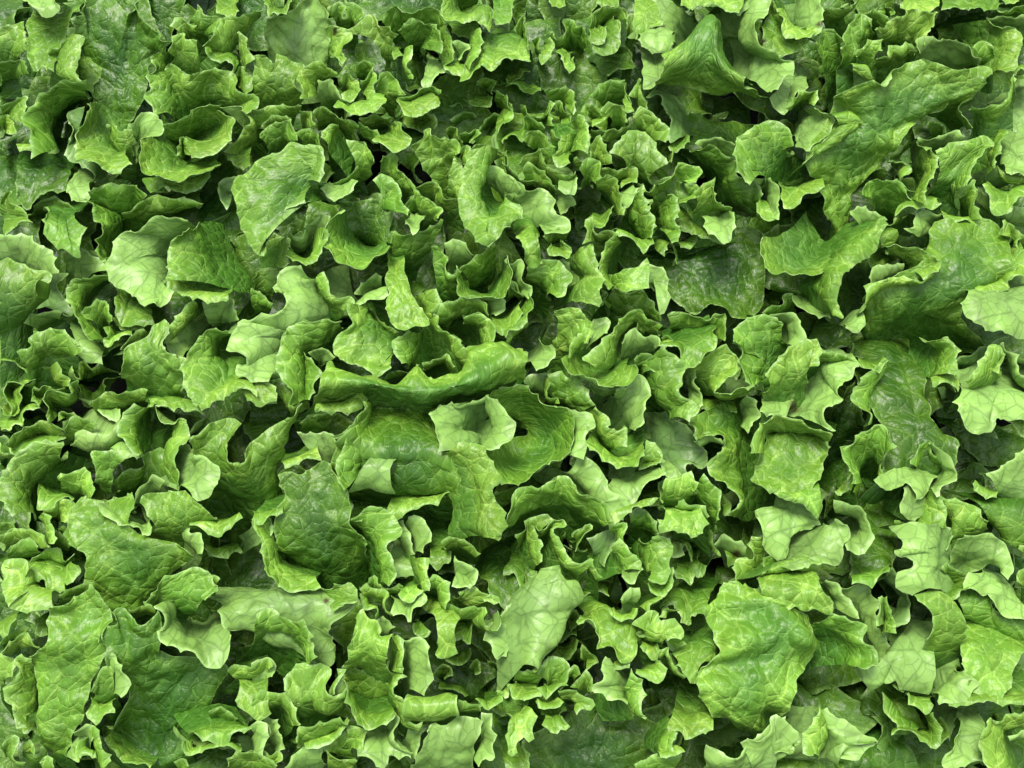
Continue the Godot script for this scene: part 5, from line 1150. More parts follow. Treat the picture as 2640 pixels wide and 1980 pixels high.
func head_8():
	start_head(Vector3(0.220, 0, 0.256), "lettuce head with one broad bright smooth leaf over dark blades, beside the bottom heart")
	leaf("l",5,[[240,299,-29,244,342,-29,258,366,-29],[255,302,18,288,305,18,288,317,18,287,346,18,272,381,18,248,376,18]])
	leaf("y",8,[[275,252,0,309,249,0,351,252,0],[264,276,40,264,294,40,299,306,40,334,313,40,342,294,40,355,279,40]])
	leaf("m",3,[[305,245,7,335,251,7,364,277,7],[303,244,36,342,251,36,359,272,36]])
	leaf("m",3,[[258,374,-50,282,368,-50],[243,388,4,263,406,4,278,406,4,292,388,4,290,356,4]])
	leaf("m",3,[[314,380,-101,390,373,-101],[275,426,-43,282,417,-43,306,418,-43,313,444,-43,325,456,-43,335,438,-43,357,435,-43]])
	leaf("m",3,[[312,332,-86,363,319,-86],[300,354,-43,329,385,-43,340,360,-43,355,364,-43,359,345,-43]])
	leaf("m",3,[[330,303,-72,345,306,-72],[314,311,-29,326,305,-29,329,345,-29,339,338,-29,334,314,-29]])
	leaf("p",3,[[302,300,-72,321,300,-72],[291,323,-29,312,326,-29,319,308,-29]])
	leaf("m",3,[[366,269,-86,388,281,-86],[348,277,-43,365,268,-43,383,315,-43,385,330,-43]])
	leaf("p",3,[[396,300,-86,447,332,-86],[379,304,-36,399,291,-36,440,315,-36]])
	leaf("m",3,[[405,297,-86,450,332,-86],[407,336,-65,429,342,-65,451,336,-65]])
	leaf("l",3,[[441,378,-65,481,342,-65],[404,380,-18,421,343,-18,443,337,-18,439,298,-18,469,291,-18,476,313,-18]])
	leaf("d",3,[[402,332,-144,438,329,-144],[393,367,-126,428,364,-126]])
	leaf("d",3,[[324,326,-162,408,345,-162],[314,397,-162,401,397,-162]])
	leaf("m",3,[[453,366,-7,482,366,-7,514,354,-7],[439,397,22,452,422,22,480,434,22]])
	leaf("lx",3,[[387,628,-22,415,635,-22,438,633,-22,446,609,-22,472,613,-22],[337,604,22,385,602,22,431,596,22,476,591,22],[321,576,43,364,570,43,423,557,43,492,556,29],[324,537,29,370,526,29,427,521,29,476,516,29,530,519,0],[355,512,50,396,495,50,445,487,50,475,468,50,510,484,50,545,492,7],[347,466,29,390,449,29,437,443,29,473,432,29,530,446,7],[342,427,32,364,424,32,392,421,32,439,415,32,484,421,32],[367,419,14,370,398,14,387,388,14,413,388,14,444,398,14,467,413,14]])
	leaf("l",3,[[291,507,-18,324,487,-18,366,478,-18,370,508,-18],[286,529,22,296,543,22,315,557,22,324,537,22]])
	leaf("y",3,[[259,512,-7,280,507,-7,287,530,-7,303,542,-7],[252,510,32,271,500,32,286,535,32,300,546,32]])
	leaf("y",4,[[222,545,0,255,522,0,268,503,0],[213,543,32,235,552,32,252,563,32,262,546,32,256,521,32]])
	leaf("y",8,[[227,471,0,242,487,0,269,486,0],[220,467,47,231,440,47,250,435,47,257,456,47,277,459,47,293,477,47,270,491,47]])
	leaf("m",3,[[272,482,-43,314,488,-43],[266,482,-11,295,504,-11,314,492,-11]])
	leaf("l",3,[[276,428,-29,285,425,-29],[269,446,0,275,428,0,298,426,0]])
	leaf("dx",3,[[252,539,-158,315,533,-158,361,527,-158],[291,613,-137,323,593,-137,355,593,-137]])
	leaf("l",3,[[286,592,-22,308,603,-22,353,603,-22],[265,644,22,285,638,22,304,651,22,321,636,22,344,633,22]])
	leaf("l",4,[[271,639,-14,256,660,-14,257,678,-14],[281,641,29,266,659,29,262,677,29]])
	leaf("y",3,[[254,670,-7,272,657,-7,280,665,-7],[249,680,32,272,678,32,292,669,32]])
	leaf("m",3,[[214,705,-36,270,705,-36],[207,693,4,252,675,4,289,673,4]])
	leaf("p",3,[[332,694,-22,381,702,-22,442,712,-22],[336,657,14,345,669,14,376,672,14,414,646,14,447,622,14,470,615,14]])
	leaf("d",3,[[375,627,-180,465,627,-180],[378,671,-180,434,668,-180]])
	leaf("d",3,[[316,651,-192,373,645,-192],[320,700,-192,367,691,-192]])
	leaf("p",4,[[459,366,0,500,343,0,539,313,0,576,275,0],[496,366,40,532,350,40,554,362,40,582,350,40,596,324,40,607,294,40,584,286,40]])
	leaf("y",3,[[448,371,29,498,347,29,537,341,29,579,357,29],[454,369,11,510,363,11,569,360,11,589,348,11]])
	leaf("m",3,[[476,353,-50,508,338,-50],[458,363,-7,460,339,-7,479,335,-7,502,338,-7]])
	leaf("l",3,[[450,372,11,501,367,11,552,366,11],[439,393,36,484,401,36,543,399,36],[453,420,29,480,438,29,501,429,29,520,438,29,535,433,29,560,444,29,567,423,29]])
	leaf("l",3,[[453,396,-72,472,384,-72],[443,407,14,441,390,14,455,369,14]])
	leaf("p",3,[[561,374,-14,578,403,-14,584,430,-14],[561,381,22,583,397,22,587,408,22,606,420,22,616,446,22]])
	leaf("m",4,[[539,453,0,575,474,0,590,491,0,584,528,0],[558,437,47,597,450,47,614,467,47,604,487,47,621,506,47,629,532,47,595,535,47]])
	leaf("l",4,[[537,631,7,539,654,7,515,678,7],[520,596,40,510,607,40,491,654,40,492,677,40,504,681,40]])
	leaf("p",9,[[532,598,0,539,633,0,542,660,0,531,681,0,564,686,0],[542,596,32,553,615,32,585,633,32,618,654,32,594,664,32,554,684,32]])
	leaf("m",3,[[460,687,-50,509,682,-50],[451,708,-36,540,703,-36,542,684,-36]])
	leaf("p",4,[[411,697,-29,452,681,-29],[391,659,22,426,636,22,442,614,22,459,612,22,479,636,22,490,654,22,473,657,22,481,674,22,445,678,22]])
	leaf("dx",3,[[525,553,-168,573,544,-168,621,532,-168],[511,613,-162,548,613,-162,611,607,-162]])
	leaf("dx",3,[[632,532,-180,670,553,-180],[622,598,-174,656,621,-174]])
func head_9():
	start_head(Vector3(-0.326, 0, -0.131), "lettuce head with a large pale round veined leaf, left of the centre")
	leaf("m",3,[[-800,-487,-36,-701,-489,-36,-643,-530,-36],[-761,-424,0,-736,-448,0,-691,-440,0,-654,-456,0,-626,-500,0]])
	leaf("m",3,[[-891,-403,-72,-849,-411,-72,-844,-375,-72,-863,-311,-72],[-889,-395,32,-871,-374,32,-833,-332,32,-846,-290,32,-829,-253,32,-816,-250,32]])
	leaf("m",8,[[-996,-408,-29,-953,-400,-29,-916,-402,-29],[-968,-364,29,-963,-330,29,-926,-289,29,-893,-268,29,-879,-274,29,-876,-330,29]])
	leaf("m",3,[[-833,-396,-54,-797,-388,-54,-751,-416,-54],[-812,-381,0,-791,-389,0,-750,-420,0,-649,-408,0]])
	leaf("dx",3,[[-801,-483,-90,-736,-487,-90,-690,-495,-90],[-795,-431,-72,-674,-439,-72]])
	leaf("p",3,[[-958,-348,-126,-892,-315,-126],[-910,-308,-36,-883,-308,-36,-846,-270,-36]])
	leaf("dx",3,[[-699,-475,-126,-670,-513,-126,-643,-539,-126],[-665,-342,-101,-618,-366,-101,-584,-386,-101]])
	leaf("dp",3,[[-620,-464,-72,-611,-443,-72],[-599,-409,-18,-621,-435,-18,-616,-471,-18,-572,-485,-18]])
	leaf("m",3,[[-594,-568,-72,-576,-607,-72],[-623,-539,-18,-595,-504,-18,-563,-500,-18]])
	leaf("p",8,[[-664,-379,-36,-715,-317,-36,-715,-260,-36,-696,-216,-36],[-661,-349,58,-737,-324,58,-781,-307,58,-802,-227,58,-781,-195,58,-753,-177,58,-716,-135,58,-679,-126,58,-660,-172,58]])
	leaf("m",3,[[-645,-353,14,-609,-271,14,-568,-194,14],[-639,-293,86,-662,-280,86,-668,-237,86,-667,-209,86,-670,-184,86]])
	leaf("l",3,[[-688,-221,29,-629,-194,29,-559,-178,29],[-682,-196,58,-653,-173,58,-609,-150,58,-554,-154,58]])
	leaf("p",3,[[-951,-273,-79,-921,-258,-79],[-938,-286,-22,-934,-302,-22,-897,-306,-22,-863,-286,-22,-839,-260,-22]])
	leaf("l",3,[[-818,-145,-54,-786,-156,-54],[-800,-143,0,-787,-118,0,-767,-114,0,-728,-122,0]])
	leaf("m",3,[[-816,-222,-29,-785,-215,-29,-747,-181,-29],[-795,-178,18,-782,-135,18,-760,-114,18,-702,-117,18]])
	leaf("lx",8,[[-762,-13,-7,-714,4,-7,-646,9,-7],[-754,-25,32,-705,-35,32,-634,-18,32],[-743,-50,54,-700,-81,54,-683,-108,54,-665,-105,54,-665,-67,54,-655,-44,54,-629,-27,54]])
	leaf("p",3,[[-653,-154,-50,-643,-129,-50,-653,-100,-50],[-675,-117,11,-682,-78,11,-664,-54,11,-645,-45,11]])
	leaf("l",3,[[-638,-172,0,-639,-139,0,-672,-118,0],[-623,-160,36,-650,-137,36,-668,-102,36,-672,-71,36]])
	leaf("p",3,[[-618,-140,-50,-583,-158,-50],[-620,-165,18,-597,-169,18,-565,-171,18,-553,-153,18,-536,-130,18]])
	leaf("l",6,[[-545,-141,-11,-575,-98,-11,-578,-63,-11,-545,-21,-11,-513,8,-11],[-545,-92,61,-579,-90,61,-603,-81,61,-607,-54,61,-625,-21,61,-623,13,61,-608,45,61,-589,70,61]])
	leaf("l",3,[[-610,43,36,-571,30,36,-530,0,36,-501,3,36],[-584,72,58,-560,67,58,-538,44,58,-502,33,58,-482,47,58]])
	leaf("l",3,[[-533,-8,14,-498,-5,14,-466,9,14],[-514,3,36,-495,36,36,-472,55,36,-444,51,36]])
	leaf("d",3,[[-777,-215,-162,-691,-215,-162],[-756,-153,-144,-736,-100,-144]])
	leaf("l",3,[[-467,-582,-54,-427,-582,-54],[-466,-570,0,-452,-585,0,-417,-578,0,-409,-549,0]])
	leaf("mx",16,[[-403,-428,0,-367,-408,0],[-380,-392,90,-371,-426,90,-383,-480,90,-416,-484,90,-447,-492,90,-475,-467,90,-507,-457,90,-537,-419,90,-558,-403,90,-553,-354,90,-524,-285,90,-494,-234,90,-469,-277,90,-450,-325,90,-410,-351,90]])
	leaf("p",3,[[-383,-437,18,-365,-433,18,-332,-445,18],[-387,-408,58,-376,-385,58,-353,-373,58,-329,-391,58,-319,-420,58]])
	leaf("l",-4,[[-352,-398,-29,-341,-351,-29,-322,-316,-29,-294,-304,-29,-262,-327,-29],[-341,-360,43,-368,-329,43,-376,-288,43,-357,-259,43,-316,-235,43,-277,-246,43,-248,-281,43]])
	leaf("p",3,[[-466,-327,-72,-433,-307,-72],[-456,-326,18,-432,-313,18,-419,-328,18,-408,-359,18,-392,-370,18,-374,-355,18]])
	leaf("l",3,[[-457,-304,-7,-434,-274,-7,-414,-281,-7,-408,-316,-7,-408,-342,-7],[-454,-257,40,-435,-240,40,-405,-239,40,-387,-261,40,-379,-294,40,-371,-320,40]])
	leaf("l",3,[[-486,-318,-18,-480,-291,-18,-486,-257,-18],[-465,-315,22,-451,-292,22,-458,-240,22]])
	leaf("dx",3,[[-444,-463,-126,-400,-471,-126,-350,-496,-126],[-430,-372,-126,-387,-380,-126]])
	leaf("p",10,[[-397,-260,-29,-386,-200,-29,-363,-152,-29,-444,-130,-29,-462,-84,-29,-459,-35,-29],[-418,-229,54,-449,-216,54,-469,-186,54,-470,-156,54,-444,-157,54,-468,-129,54,-505,-119,54,-529,-108,54,-543,-57,54,-512,-30,54,-526,-17,54,-521,7,54,-461,18,54]])
	leaf("l",3,[[-400,-214,7,-375,-183,7,-336,-143,7],[-379,-223,43,-370,-195,43,-348,-166,43,-319,-169,43,-314,-152,43]])
	leaf("l",5,[[-535,-11,7,-507,-14,7,-489,10,7],[-503,53,47,-472,59,47,-451,50,47,-441,40,47,-453,24,47,-483,2,47]])
	leaf("mx",5,[[-342,-127,-22,-374,-88,-22,-409,-74,-22,-413,-25,-22,-411,27,-22],[-334,-115,47,-394,-112,47,-428,-96,47,-443,-46,47,-436,4,47,-416,57,47]])
	leaf("m",3,[[-547,-220,-72,-504,-201,-72],[-531,-230,-7,-513,-253,-7,-473,-256,-7,-469,-245,-7]])
	leaf("m",3,[[-536,-183,-72,-506,-183,-72],[-534,-219,-22,-512,-200,-22,-487,-185,-22]])
	leaf("d",3,[[-412,-223,-144,-316,-215,-144],[-410,-304,-101,-351,-328,-101,-272,-304,-101]])
	leaf("d",3,[[-535,51,-126,-475,44,-126],[-536,-3,-108,-448,0,-108]])
func head_10():
	start_head(Vector3(0.401, 0, 0.239), "lettuce head with a column of pale scalloped leaves, in the lower right corner")
	leaf("p",3,[[925,218,-29,982,244,-29],[887,190,18,924,164,18,959,141,18,979,132,18]])
	leaf("l",3,[[872,196,-14,915,215,-14],[858,204,14,867,220,14,880,232,14,900,230,14]])
	leaf("p",3,[[618,385,-65,637,427,-65,656,474,-65,668,515,-65],[592,385,-22,622,381,-22,658,385,-22,666,414,-22,656,455,-22,669,478,-22,684,510,-22]])
	leaf("p",3,[[681,450,-43,683,414,-43],[642,461,18,650,425,18,665,410,18]])
	leaf("l",3,[[670,475,-22,682,449,-22,684,414,-22],[673,476,25,675,443,25,664,411,25]])
	leaf("dp",3,[[707,451,-58,724,398,-58,697,367,-58],[683,459,4,706,446,4,718,406,4,698,371,4,688,361,4]])
	leaf("m",3,[[623,373,-22,667,361,-22,701,355,-22],[610,385,18,650,386,18,683,363,18]])
	leaf("p",11,[[788,287,18,779,326,18,769,355,18,768,379,18,768,402,18],[682,289,47,701,320,47,682,334,47,688,348,47,709,355,47,684,376,47,684,397,47,708,413,47]])
	leaf("dp",3,[[779,319,-36,803,322,-36],[775,287,7,812,284,7,812,303,7,796,327,7]])
	leaf("l",3,[[696,283,18,734,290,18,789,283,18],[690,282,43,729,293,43,759,292,43,782,280,43]])
	leaf("m",6,[[729,495,7,751,501,7,781,498,7,798,486,7],[733,450,36,762,444,36,795,461,36],[709,412,43,750,403,43,780,425,43]])
	leaf("m",3,[[719,473,-72,769,444,-72],[685,475,-50,709,487,-50,730,484,-50,752,500,-50]])
	leaf("m",3,[[802,368,-50,812,399,-50],[771,358,18,788,347,18,798,358,18,822,379,18,822,393,18,792,417,18,768,417,18]])
	leaf("p",3,[[807,344,-18,834,343,-18,844,361,-18],[805,314,18,847,329,18,878,355,18],[813,306,43,855,301,43,883,321,43,891,359,43,878,389,43]])
	leaf("p",3,[[856,362,0,900,382,0,917,423,0],[821,371,29,792,406,29,847,403,29,852,416,29,867,441,29,913,456,29]])
	leaf("m",4,[[798,410,7,825,403,7,858,400,7,865,429,7,924,455,7],[823,443,-22,872,469,-22,903,489,-22,932,492,-22]])
	leaf("lx",3,[[822,449,-22,879,461,-22,936,475,-22],[787,506,14,839,509,14,877,534,14],[785,537,29,796,556,29,790,572,29,832,589,29]])
	leaf("dp",3,[[892,464,-50,953,458,-50],[885,488,-43,907,528,-43,936,533,-43]])
	leaf("p",6,[[739,585,-7,770,546,-7,793,530,-7],[724,592,32,745,598,32,775,586,32,794,559,32,783,538,32]])
	leaf("l",3,[[742,588,11,801,571,11,843,580,11,900,574,11],[745,598,32,788,594,32,830,594,32,884,602,32]])
	leaf("p",3,[[792,600,-43,830,598,-43],[743,659,14,732,697,14,781,686,14,805,690,14]])
	leaf("p",3,[[777,599,-90,822,597,-90],[782,650,-72,797,628,-72]])
	leaf("y",3,[[897,620,0,850,633,0,849,670,0,853,706,0],[877,599,47,824,618,47,806,612,47,798,628,47,783,644,47,788,669,47,790,704,47]])
	leaf("p",3,[[856,646,0,892,649,0],[842,641,22,858,636,22,882,641,22]])
	leaf("p",3,[[650,519,0,679,497,0,711,500,0,748,505,0],[603,531,-7,616,555,-7,634,569,-7,645,549,-7,656,558,-7,673,553,-7,687,568,-7,736,578,-7]])
	leaf("dp",3,[[731,498,-50,814,504,-50],[734,561,-50,759,572,-50,811,524,-50]])
	leaf("l",3,[[702,575,-43,752,578,-43],[690,577,-11,696,591,-11,723,604,-11,737,591,-11]])
	leaf("l",3,[[690,555,-50,709,567,-50],[675,557,-18,687,577,-18,699,568,-18]])
	leaf("m",3,[[703,628,-86,747,633,-86],[657,574,-36,661,603,-36,679,625,-36,668,639,-36]])
	leaf("m",3,[[677,574,-86,716,580,-86],[701,625,-79,747,633,-79]])
	leaf("m",3,[[693,639,-65,749,636,-65,750,611,-65],[657,640,-14,688,641,-14,714,652,-14,732,659,-14,741,628,-14,736,604,-14]])
	leaf("m",3,[[779,613,-108,792,627,-108],[749,655,-50,758,655,-50,779,649,-50,761,611,-50]])
	leaf("dx",3,[[596,694,-101,643,675,-101,719,655,-101],[601,711,-122,675,717,-122,735,711,-122]])
	leaf("d",3,[[673,561,-192,715,561,-192],[671,656,-192,696,656,-192]])
	leaf("dx",3,[[694,598,-174,719,639,-174],[692,673,-162,747,650,-162]])
	leaf("m",3,[[869,234,0,889,238,0,925,241,0,968,240,0],[918,277,-29,933,311,-29,968,320,-29]])
	leaf("l",3,[[810,258,0,820,289,0,810,307,0,845,302,0,874,291,0],[784,237,40,822,242,40,847,255,40,860,279,40]])
	leaf("p",3,[[825,257,-36,869,257,-36],[826,252,-14,845,246,-14,860,268,-14]])
	leaf("d",3,[[871,300,-180,904,277,-180],[864,323,-180,881,316,-180]])
	leaf("d",3,[[992,312,-168,1040,318,-168],[998,370,-168,1030,370,-168]])
	leaf("l",3,[[960,384,-72,980,377,-72],[917,382,0,927,364,0,946,358,0]])
	leaf("l",3,[[968,316,-50,980,316,-50],[929,322,0,939,315,0,954,316,0]])
	leaf("dx",3,[[947,244,-126,969,267,-126],[935,232,-108,953,274,-108]])
	leaf("d",3,[[763,642,-168,823,656,-168],[754,702,-168,816,702,-168]])
func head_11():
	start_head(Vector3(0.481, 0, -0.158), "lettuce head with a wide blistered leaf and bright pale flap, at right edge")
	leaf("y",3,[[1016,-652,-14,1039,-616,-14,1065,-622,-14,1074,-656,-14,1108,-665,-14],[985,-623,36,1034,-623,36,1066,-649,36,1083,-704,36,1096,-691,36]])
	leaf("mx",8,[[893,-442,-29,919,-430,-29,950,-402,-29],[883,-497,54,902,-505,54,928,-517,54,967,-525,54,999,-527,54,962,-473,54,932,-414,54]])
	leaf("l",3,[[878,-567,-7,873,-505,-7,873,-460,-7,841,-409,-7],[863,-507,50,882,-507,50,878,-448,50,849,-409,50,843,-370,50]])
	leaf("l",3,[[840,-411,-11,880,-427,-11,902,-415,-11],[789,-357,22,812,-376,22,849,-375,22,886,-393,22]])
	leaf("mx",5,[[761,-345,29,696,-307,29,644,-259,29,615,-208,29,609,-182,29,629,-133,29],[758,-323,54,708,-260,54,670,-220,54,650,-188,54,633,-149,54,625,-117,54]])
	leaf("p",3,[[888,-351,-50,910,-378,-50],[814,-331,7,833,-342,7,840,-365,7,862,-381,7,898,-376,7]])
	leaf("l",3,[[748,-311,14,778,-334,14,794,-335,14],[758,-298,0,787,-308,0,799,-327,0]])
	leaf("l",3,[[788,-312,-29,814,-279,-29,814,-250,-29],[748,-272,54,768,-272,54,812,-256,54,838,-240,54,845,-227,54,831,-211,54,810,-202,54]])
	leaf("mx",3,[[719,-164,-50,729,-136,-50,797,-147,-50,881,-143,-50,953,-114,-50],[714,-186,0,747,-161,0,813,-161,0,905,-164,0],[743,-209,29,807,-198,29,872,-198,29,921,-198,29,995,-227,29],[814,-245,36,877,-249,36,944,-256,36,1006,-256,36],[847,-307,18,874,-352,18,935,-352,18,984,-347,18,1028,-326,18]])
	leaf("p",3,[[734,-207,-22,775,-237,-22],[708,-201,22,722,-231,22,760,-245,22,794,-253,22]])
	leaf("l",3,[[685,-137,36,695,-159,36,731,-187,36,778,-198,36,831,-209,36],[695,-186,54,733,-203,54,772,-205,54,810,-203,54,838,-217,54]])
	leaf("l",3,[[1010,-469,-14,1025,-518,-14,1055,-588,-14],[1016,-471,32,1028,-519,32,1051,-564,32]])
	leaf("p",3,[[1057,-514,-22,1060,-572,-22,1086,-598,-22],[1030,-455,32,1060,-447,32,1088,-455,32,1102,-527,32]])
	leaf("l",3,[[1025,-484,18,1042,-464,18,1089,-457,18],[1043,-456,0,1062,-448,0,1097,-448,0]])
	leaf("l",3,[[1008,-457,-14,1046,-437,-14,1106,-457,-14],[978,-426,32,985,-393,32,994,-367,32,1012,-369,32,1037,-397,32,1073,-408,32]])
	leaf("l",3,[[949,-423,-14,964,-401,-14,970,-372,-14],[934,-420,32,964,-441,32,958,-401,32,951,-347,32]])
	leaf("p",3,[[1029,-413,-90,1133,-393,-90],[997,-458,-29,1034,-406,-29,1105,-414,-29]])
	leaf("l",3,[[896,-385,-14,931,-370,-14,966,-374,-14],[881,-363,22,915,-347,22,986,-345,22,961,-357,22]])
	leaf("l",3,[[1033,-314,-18,1079,-306,-18],[996,-311,36,1006,-345,36,1020,-313,36,1052,-309,36]])
	leaf("l",3,[[1139,-774,-36,1175,-769,-36],[1108,-722,7,1126,-740,7,1143,-718,7]])
	leaf("px",3,[[1105,-725,-108,1217,-794,-108],[1052,-625,-79,1113,-594,-79,1168,-612,-79]])
	leaf("d",3,[[1088,-667,-174,1126,-713,-174],[1065,-570,-168,1110,-609,-168]])
	leaf("d",3,[[882,-452,-180,935,-507,-180],[882,-401,-180,934,-401,-180]])
	leaf("m",3,[[782,-342,-108,813,-362,-108],[741,-298,-18,750,-261,-18,793,-276,-18,779,-302,-18]])
	leaf("l",3,[[825,-393,-90,870,-433,-90],[764,-398,-36,799,-374,-36,815,-390,-36]])
	leaf("m",4,[[810,-97,0,837,-79,0,836,-51,0,819,-10,0],[836,-81,47,862,-60,47,856,-33,47,842,1,47]])
	leaf("dp",3,[[916,-72,-72,921,-19,-72],[891,-59,-29,921,-77,-29,966,-91,-29,1002,-117,-29]])
	leaf("l",5,[[874,10,7,896,14,7,921,14,7,943,-21,7],[857,18,58,919,-56,58,943,-38,58,919,-5,58]])
	leaf("p",3,[[956,-80,7,976,-62,7,977,-14,7,1004,26,7],[949,-71,40,970,-46,40,971,-16,40,994,-5,40]])
	leaf("p",6,[[909,-188,7,948,-203,7,1002,-208,7,1051,-221,7],[878,-149,58,889,-121,58,919,-92,58,955,-84,58,998,-78,58]])
	leaf("l",3,[[928,-199,7,985,-227,7,1014,-256,7,1042,-316,7],[919,-178,40,982,-187,40,991,-200,40,1033,-214,40]])
	leaf("l",3,[[1035,-284,-18,1062,-323,-18],[1000,-227,29,1015,-267,29,1027,-297,29,1056,-308,29]])
	leaf("dx",3,[[981,-215,-144,1014,-176,-144],[885,-169,-126,991,-131,-126]])
	leaf("dx",3,[[1029,-168,-180,1137,-168,-180],[982,-145,-180,1065,-168,-180]])
	leaf("d",3,[[1070,-146,-126,1095,-93,-126],[1046,-138,-108,1094,-138,-108]])
func head_12():
	start_head(Vector3(0.154, 0, -0.053), "lettuce head with a smooth dark sunken leaf and light spiky frills, right of the centre")
	leaf("m",3,[[-10,-218,-50,18,-218,-50],[-6,-208,0,-3,-219,0,24,-190,0]])
	leaf("p",3,[[33,-51,-18,55,-72,-18,57,-106,-18],[45,-15,36,70,-30,36,87,-47,36,71,-68,36]])
	leaf("p",3,[[232,-437,-14,263,-461,-14],[228,-366,22,249,-391,22,260,-427,22]])
	leaf("y",3,[[318,-463,-58,357,-463,-58],[299,-446,22,327,-462,22,346,-492,22,380,-486,22,403,-462,22,370,-434,22]])
	leaf("l",3,[[303,-465,-54,321,-461,-54],[266,-447,7,286,-428,7,298,-445,7]])
	leaf("m",3,[[304,-423,-72,353,-407,-72],[290,-445,-14,333,-477,-14,384,-445,-14,368,-409,-14]])
	leaf("l",3,[[380,-385,-14,432,-393,-14,464,-399,-14],[376,-406,43,403,-429,43,423,-439,43,420,-382,43,447,-365,43]])
	leaf("p",3,[[400,-386,-29,442,-394,-29,466,-406,-29],[387,-332,22,441,-300,22,455,-338,22,454,-372,22]])
	leaf("m",3,[[355,-432,-54,375,-416,-54,404,-372,-54,461,-345,-54],[344,-386,-29,350,-358,-29,397,-343,-29,451,-326,-29]])
	leaf("l",3,[[376,-426,-36,397,-430,-36],[352,-383,29,380,-407,29,378,-426,29,358,-424,29]])
	leaf("m",3,[[311,-439,-65,322,-378,-65],[327,-416,7,341,-420,7,345,-384,7,336,-346,7,345,-327,7,331,-308,7]])
	leaf("mx",6,[[242,-398,-43,258,-351,-43,282,-339,-43],[254,-402,36,271,-431,36,277,-394,36,291,-385,36,280,-371,36,295,-330,36,286,-300,36]])
	leaf("l",3,[[205,-342,0,242,-331,0,271,-315,0,300,-338,0],[214,-320,32,249,-290,32,259,-273,32,272,-274,32,289,-294,32]])
	leaf("l",3,[[182,-411,-72,214,-411,-72],[156,-353,22,175,-330,22,192,-336,22,214,-380,22]])
	leaf("l",3,[[175,-323,-14,195,-327,-14],[147,-290,32,148,-324,32,158,-346,32,174,-307,32,197,-318,32,214,-313,32]])
	leaf("l",3,[[76,-316,-22,96,-308,-22,111,-331,-22],[67,-285,22,84,-268,22,115,-264,22,119,-281,22,108,-306,22]])
	leaf("dx",3,[[210,-324,-94,330,-332,-94,378,-408,-94],[344,-215,-86,404,-285,-86,539,-384,-86],[384,-186,-72,430,-201,-72,472,-171,-72,522,-197,-72,535,-258,-72,545,-336,-72]])
	leaf("d",3,[[516,-551,-180,582,-443,-180],[411,-401,-180,543,-422,-180]])
	leaf("m",3,[[338,-348,-90,392,-364,-90],[355,-331,-50,379,-329,-50,388,-359,-50]])
	leaf("m",3,[[296,-360,-90,338,-352,-90],[312,-296,-29,330,-320,-29,339,-296,-29,340,-277,-29]])
	leaf("d",3,[[212,-394,-168,316,-394,-168],[209,-334,-162,341,-334,-162]])
	leaf("p",3,[[-3,-255,-50,28,-214,-50],[-9,-266,18,-2,-258,18,17,-260,18,21,-229,18,37,-196,18,27,-181,18]])
	leaf("m",3,[[-13,-195,-43,14,-222,-43],[-12,-208,0,4,-217,0,27,-190,0]])
	leaf("m",3,[[-9,-154,-50,25,-184,-50,40,-221,-50],[-15,-87,32,4,-101,32,30,-125,32,45,-160,32,41,-182,32]])
	leaf("l",3,[[129,-288,-11,132,-262,-11,145,-236,-11,121,-213,-11,115,-180,-11],[160,-291,32,169,-243,32,184,-203,32,179,-175,32,172,-149,32]])
	leaf("l",3,[[224,-330,-29,202,-290,-29,194,-245,-29,207,-222,-29],[213,-303,32,183,-280,32,176,-243,32,181,-211,32,197,-192,32]])
	leaf("m",6,[[35,-252,-50,62,-225,-50,86,-203,-50],[25,-249,14,64,-256,14,87,-261,14,114,-231,14,106,-201,14,86,-182,14]])
	leaf("p",3,[[105,-239,-72,122,-251,-72],[86,-286,-22,120,-271,-22,143,-241,-22,128,-199,-22]])
	leaf("l",3,[[193,-245,-14,205,-214,-14],[235,-232,18,237,-190,18],[272,-259,32,275,-236,32,273,-192,32]])
	leaf("p",3,[[270,-215,-29,283,-263,-29],[281,-256,7,314,-242,7,312,-216,7,321,-187,7,309,-158,7,295,-146,7]])
	leaf("m",3,[[190,-213,-72,202,-175,-72],[175,-171,-14,198,-200,-14,185,-211,-14]])
	leaf("mx",3,[[191,-208,-79,224,-178,-79,292,-178,-79],[203,-215,-29,240,-215,-29,274,-215,-29,286,-189,-29,301,-151,-29]])
	leaf("l",5,[[192,-36,-14,209,-50,-14,211,-99,-14,242,-142,-14,277,-142,-14],[136,-30,47,165,-63,47,192,-101,47,215,-126,47,241,-137,47,266,-122,47]])
	leaf("p",3,[[212,-61,-43,236,-72,-43,289,-86,-43],[210,-81,18,243,-110,18,252,-96,18,284,-89,18,288,-72,18]])
	leaf("m",3,[[266,-125,-50,303,-125,-50],[245,-110,14,254,-127,14,283,-122,14,296,-112,14]])
	leaf("d",3,[[230,-169,-144,274,-188,-144],[227,-184,-108,290,-184,-108]])
	leaf("l",-3,[[125,-82,-7,140,-40,-7,178,-26,-7,211,-44,-7,228,-51,-7],[106,-40,47,116,-9,47,141,4,47,168,27,47,184,29,47,216,4,47,224,-26,47]])
	leaf("lx",3,[[77,-91,-29,109,-70,-29],[92,-122,14,114,-115,14,136,-73,14],[88,-132,40,114,-148,40,139,-136,40,161,-97,40,158,-77,40]])
	leaf("l",3,[[114,-59,7,136,-76,7],[107,-44,36,125,-78,36,139,-94,36]])
	leaf("p",3,[[145,-88,-58,148,-78,-58],[156,-128,-14,179,-146,-14,200,-139,-14,191,-113,-14]])
	leaf("mx",3,[[327,-136,-50,353,-125,-50,415,-111,-50],[315,-138,4,352,-147,4,387,-143,4,426,-153,4,430,-134,4,410,-92,4]])
	leaf("mx",3,[[311,-80,7,358,-101,7,405,-115,7],[286,-60,40,317,-49,40,331,-18,40,377,-46,40,402,-84,40]])
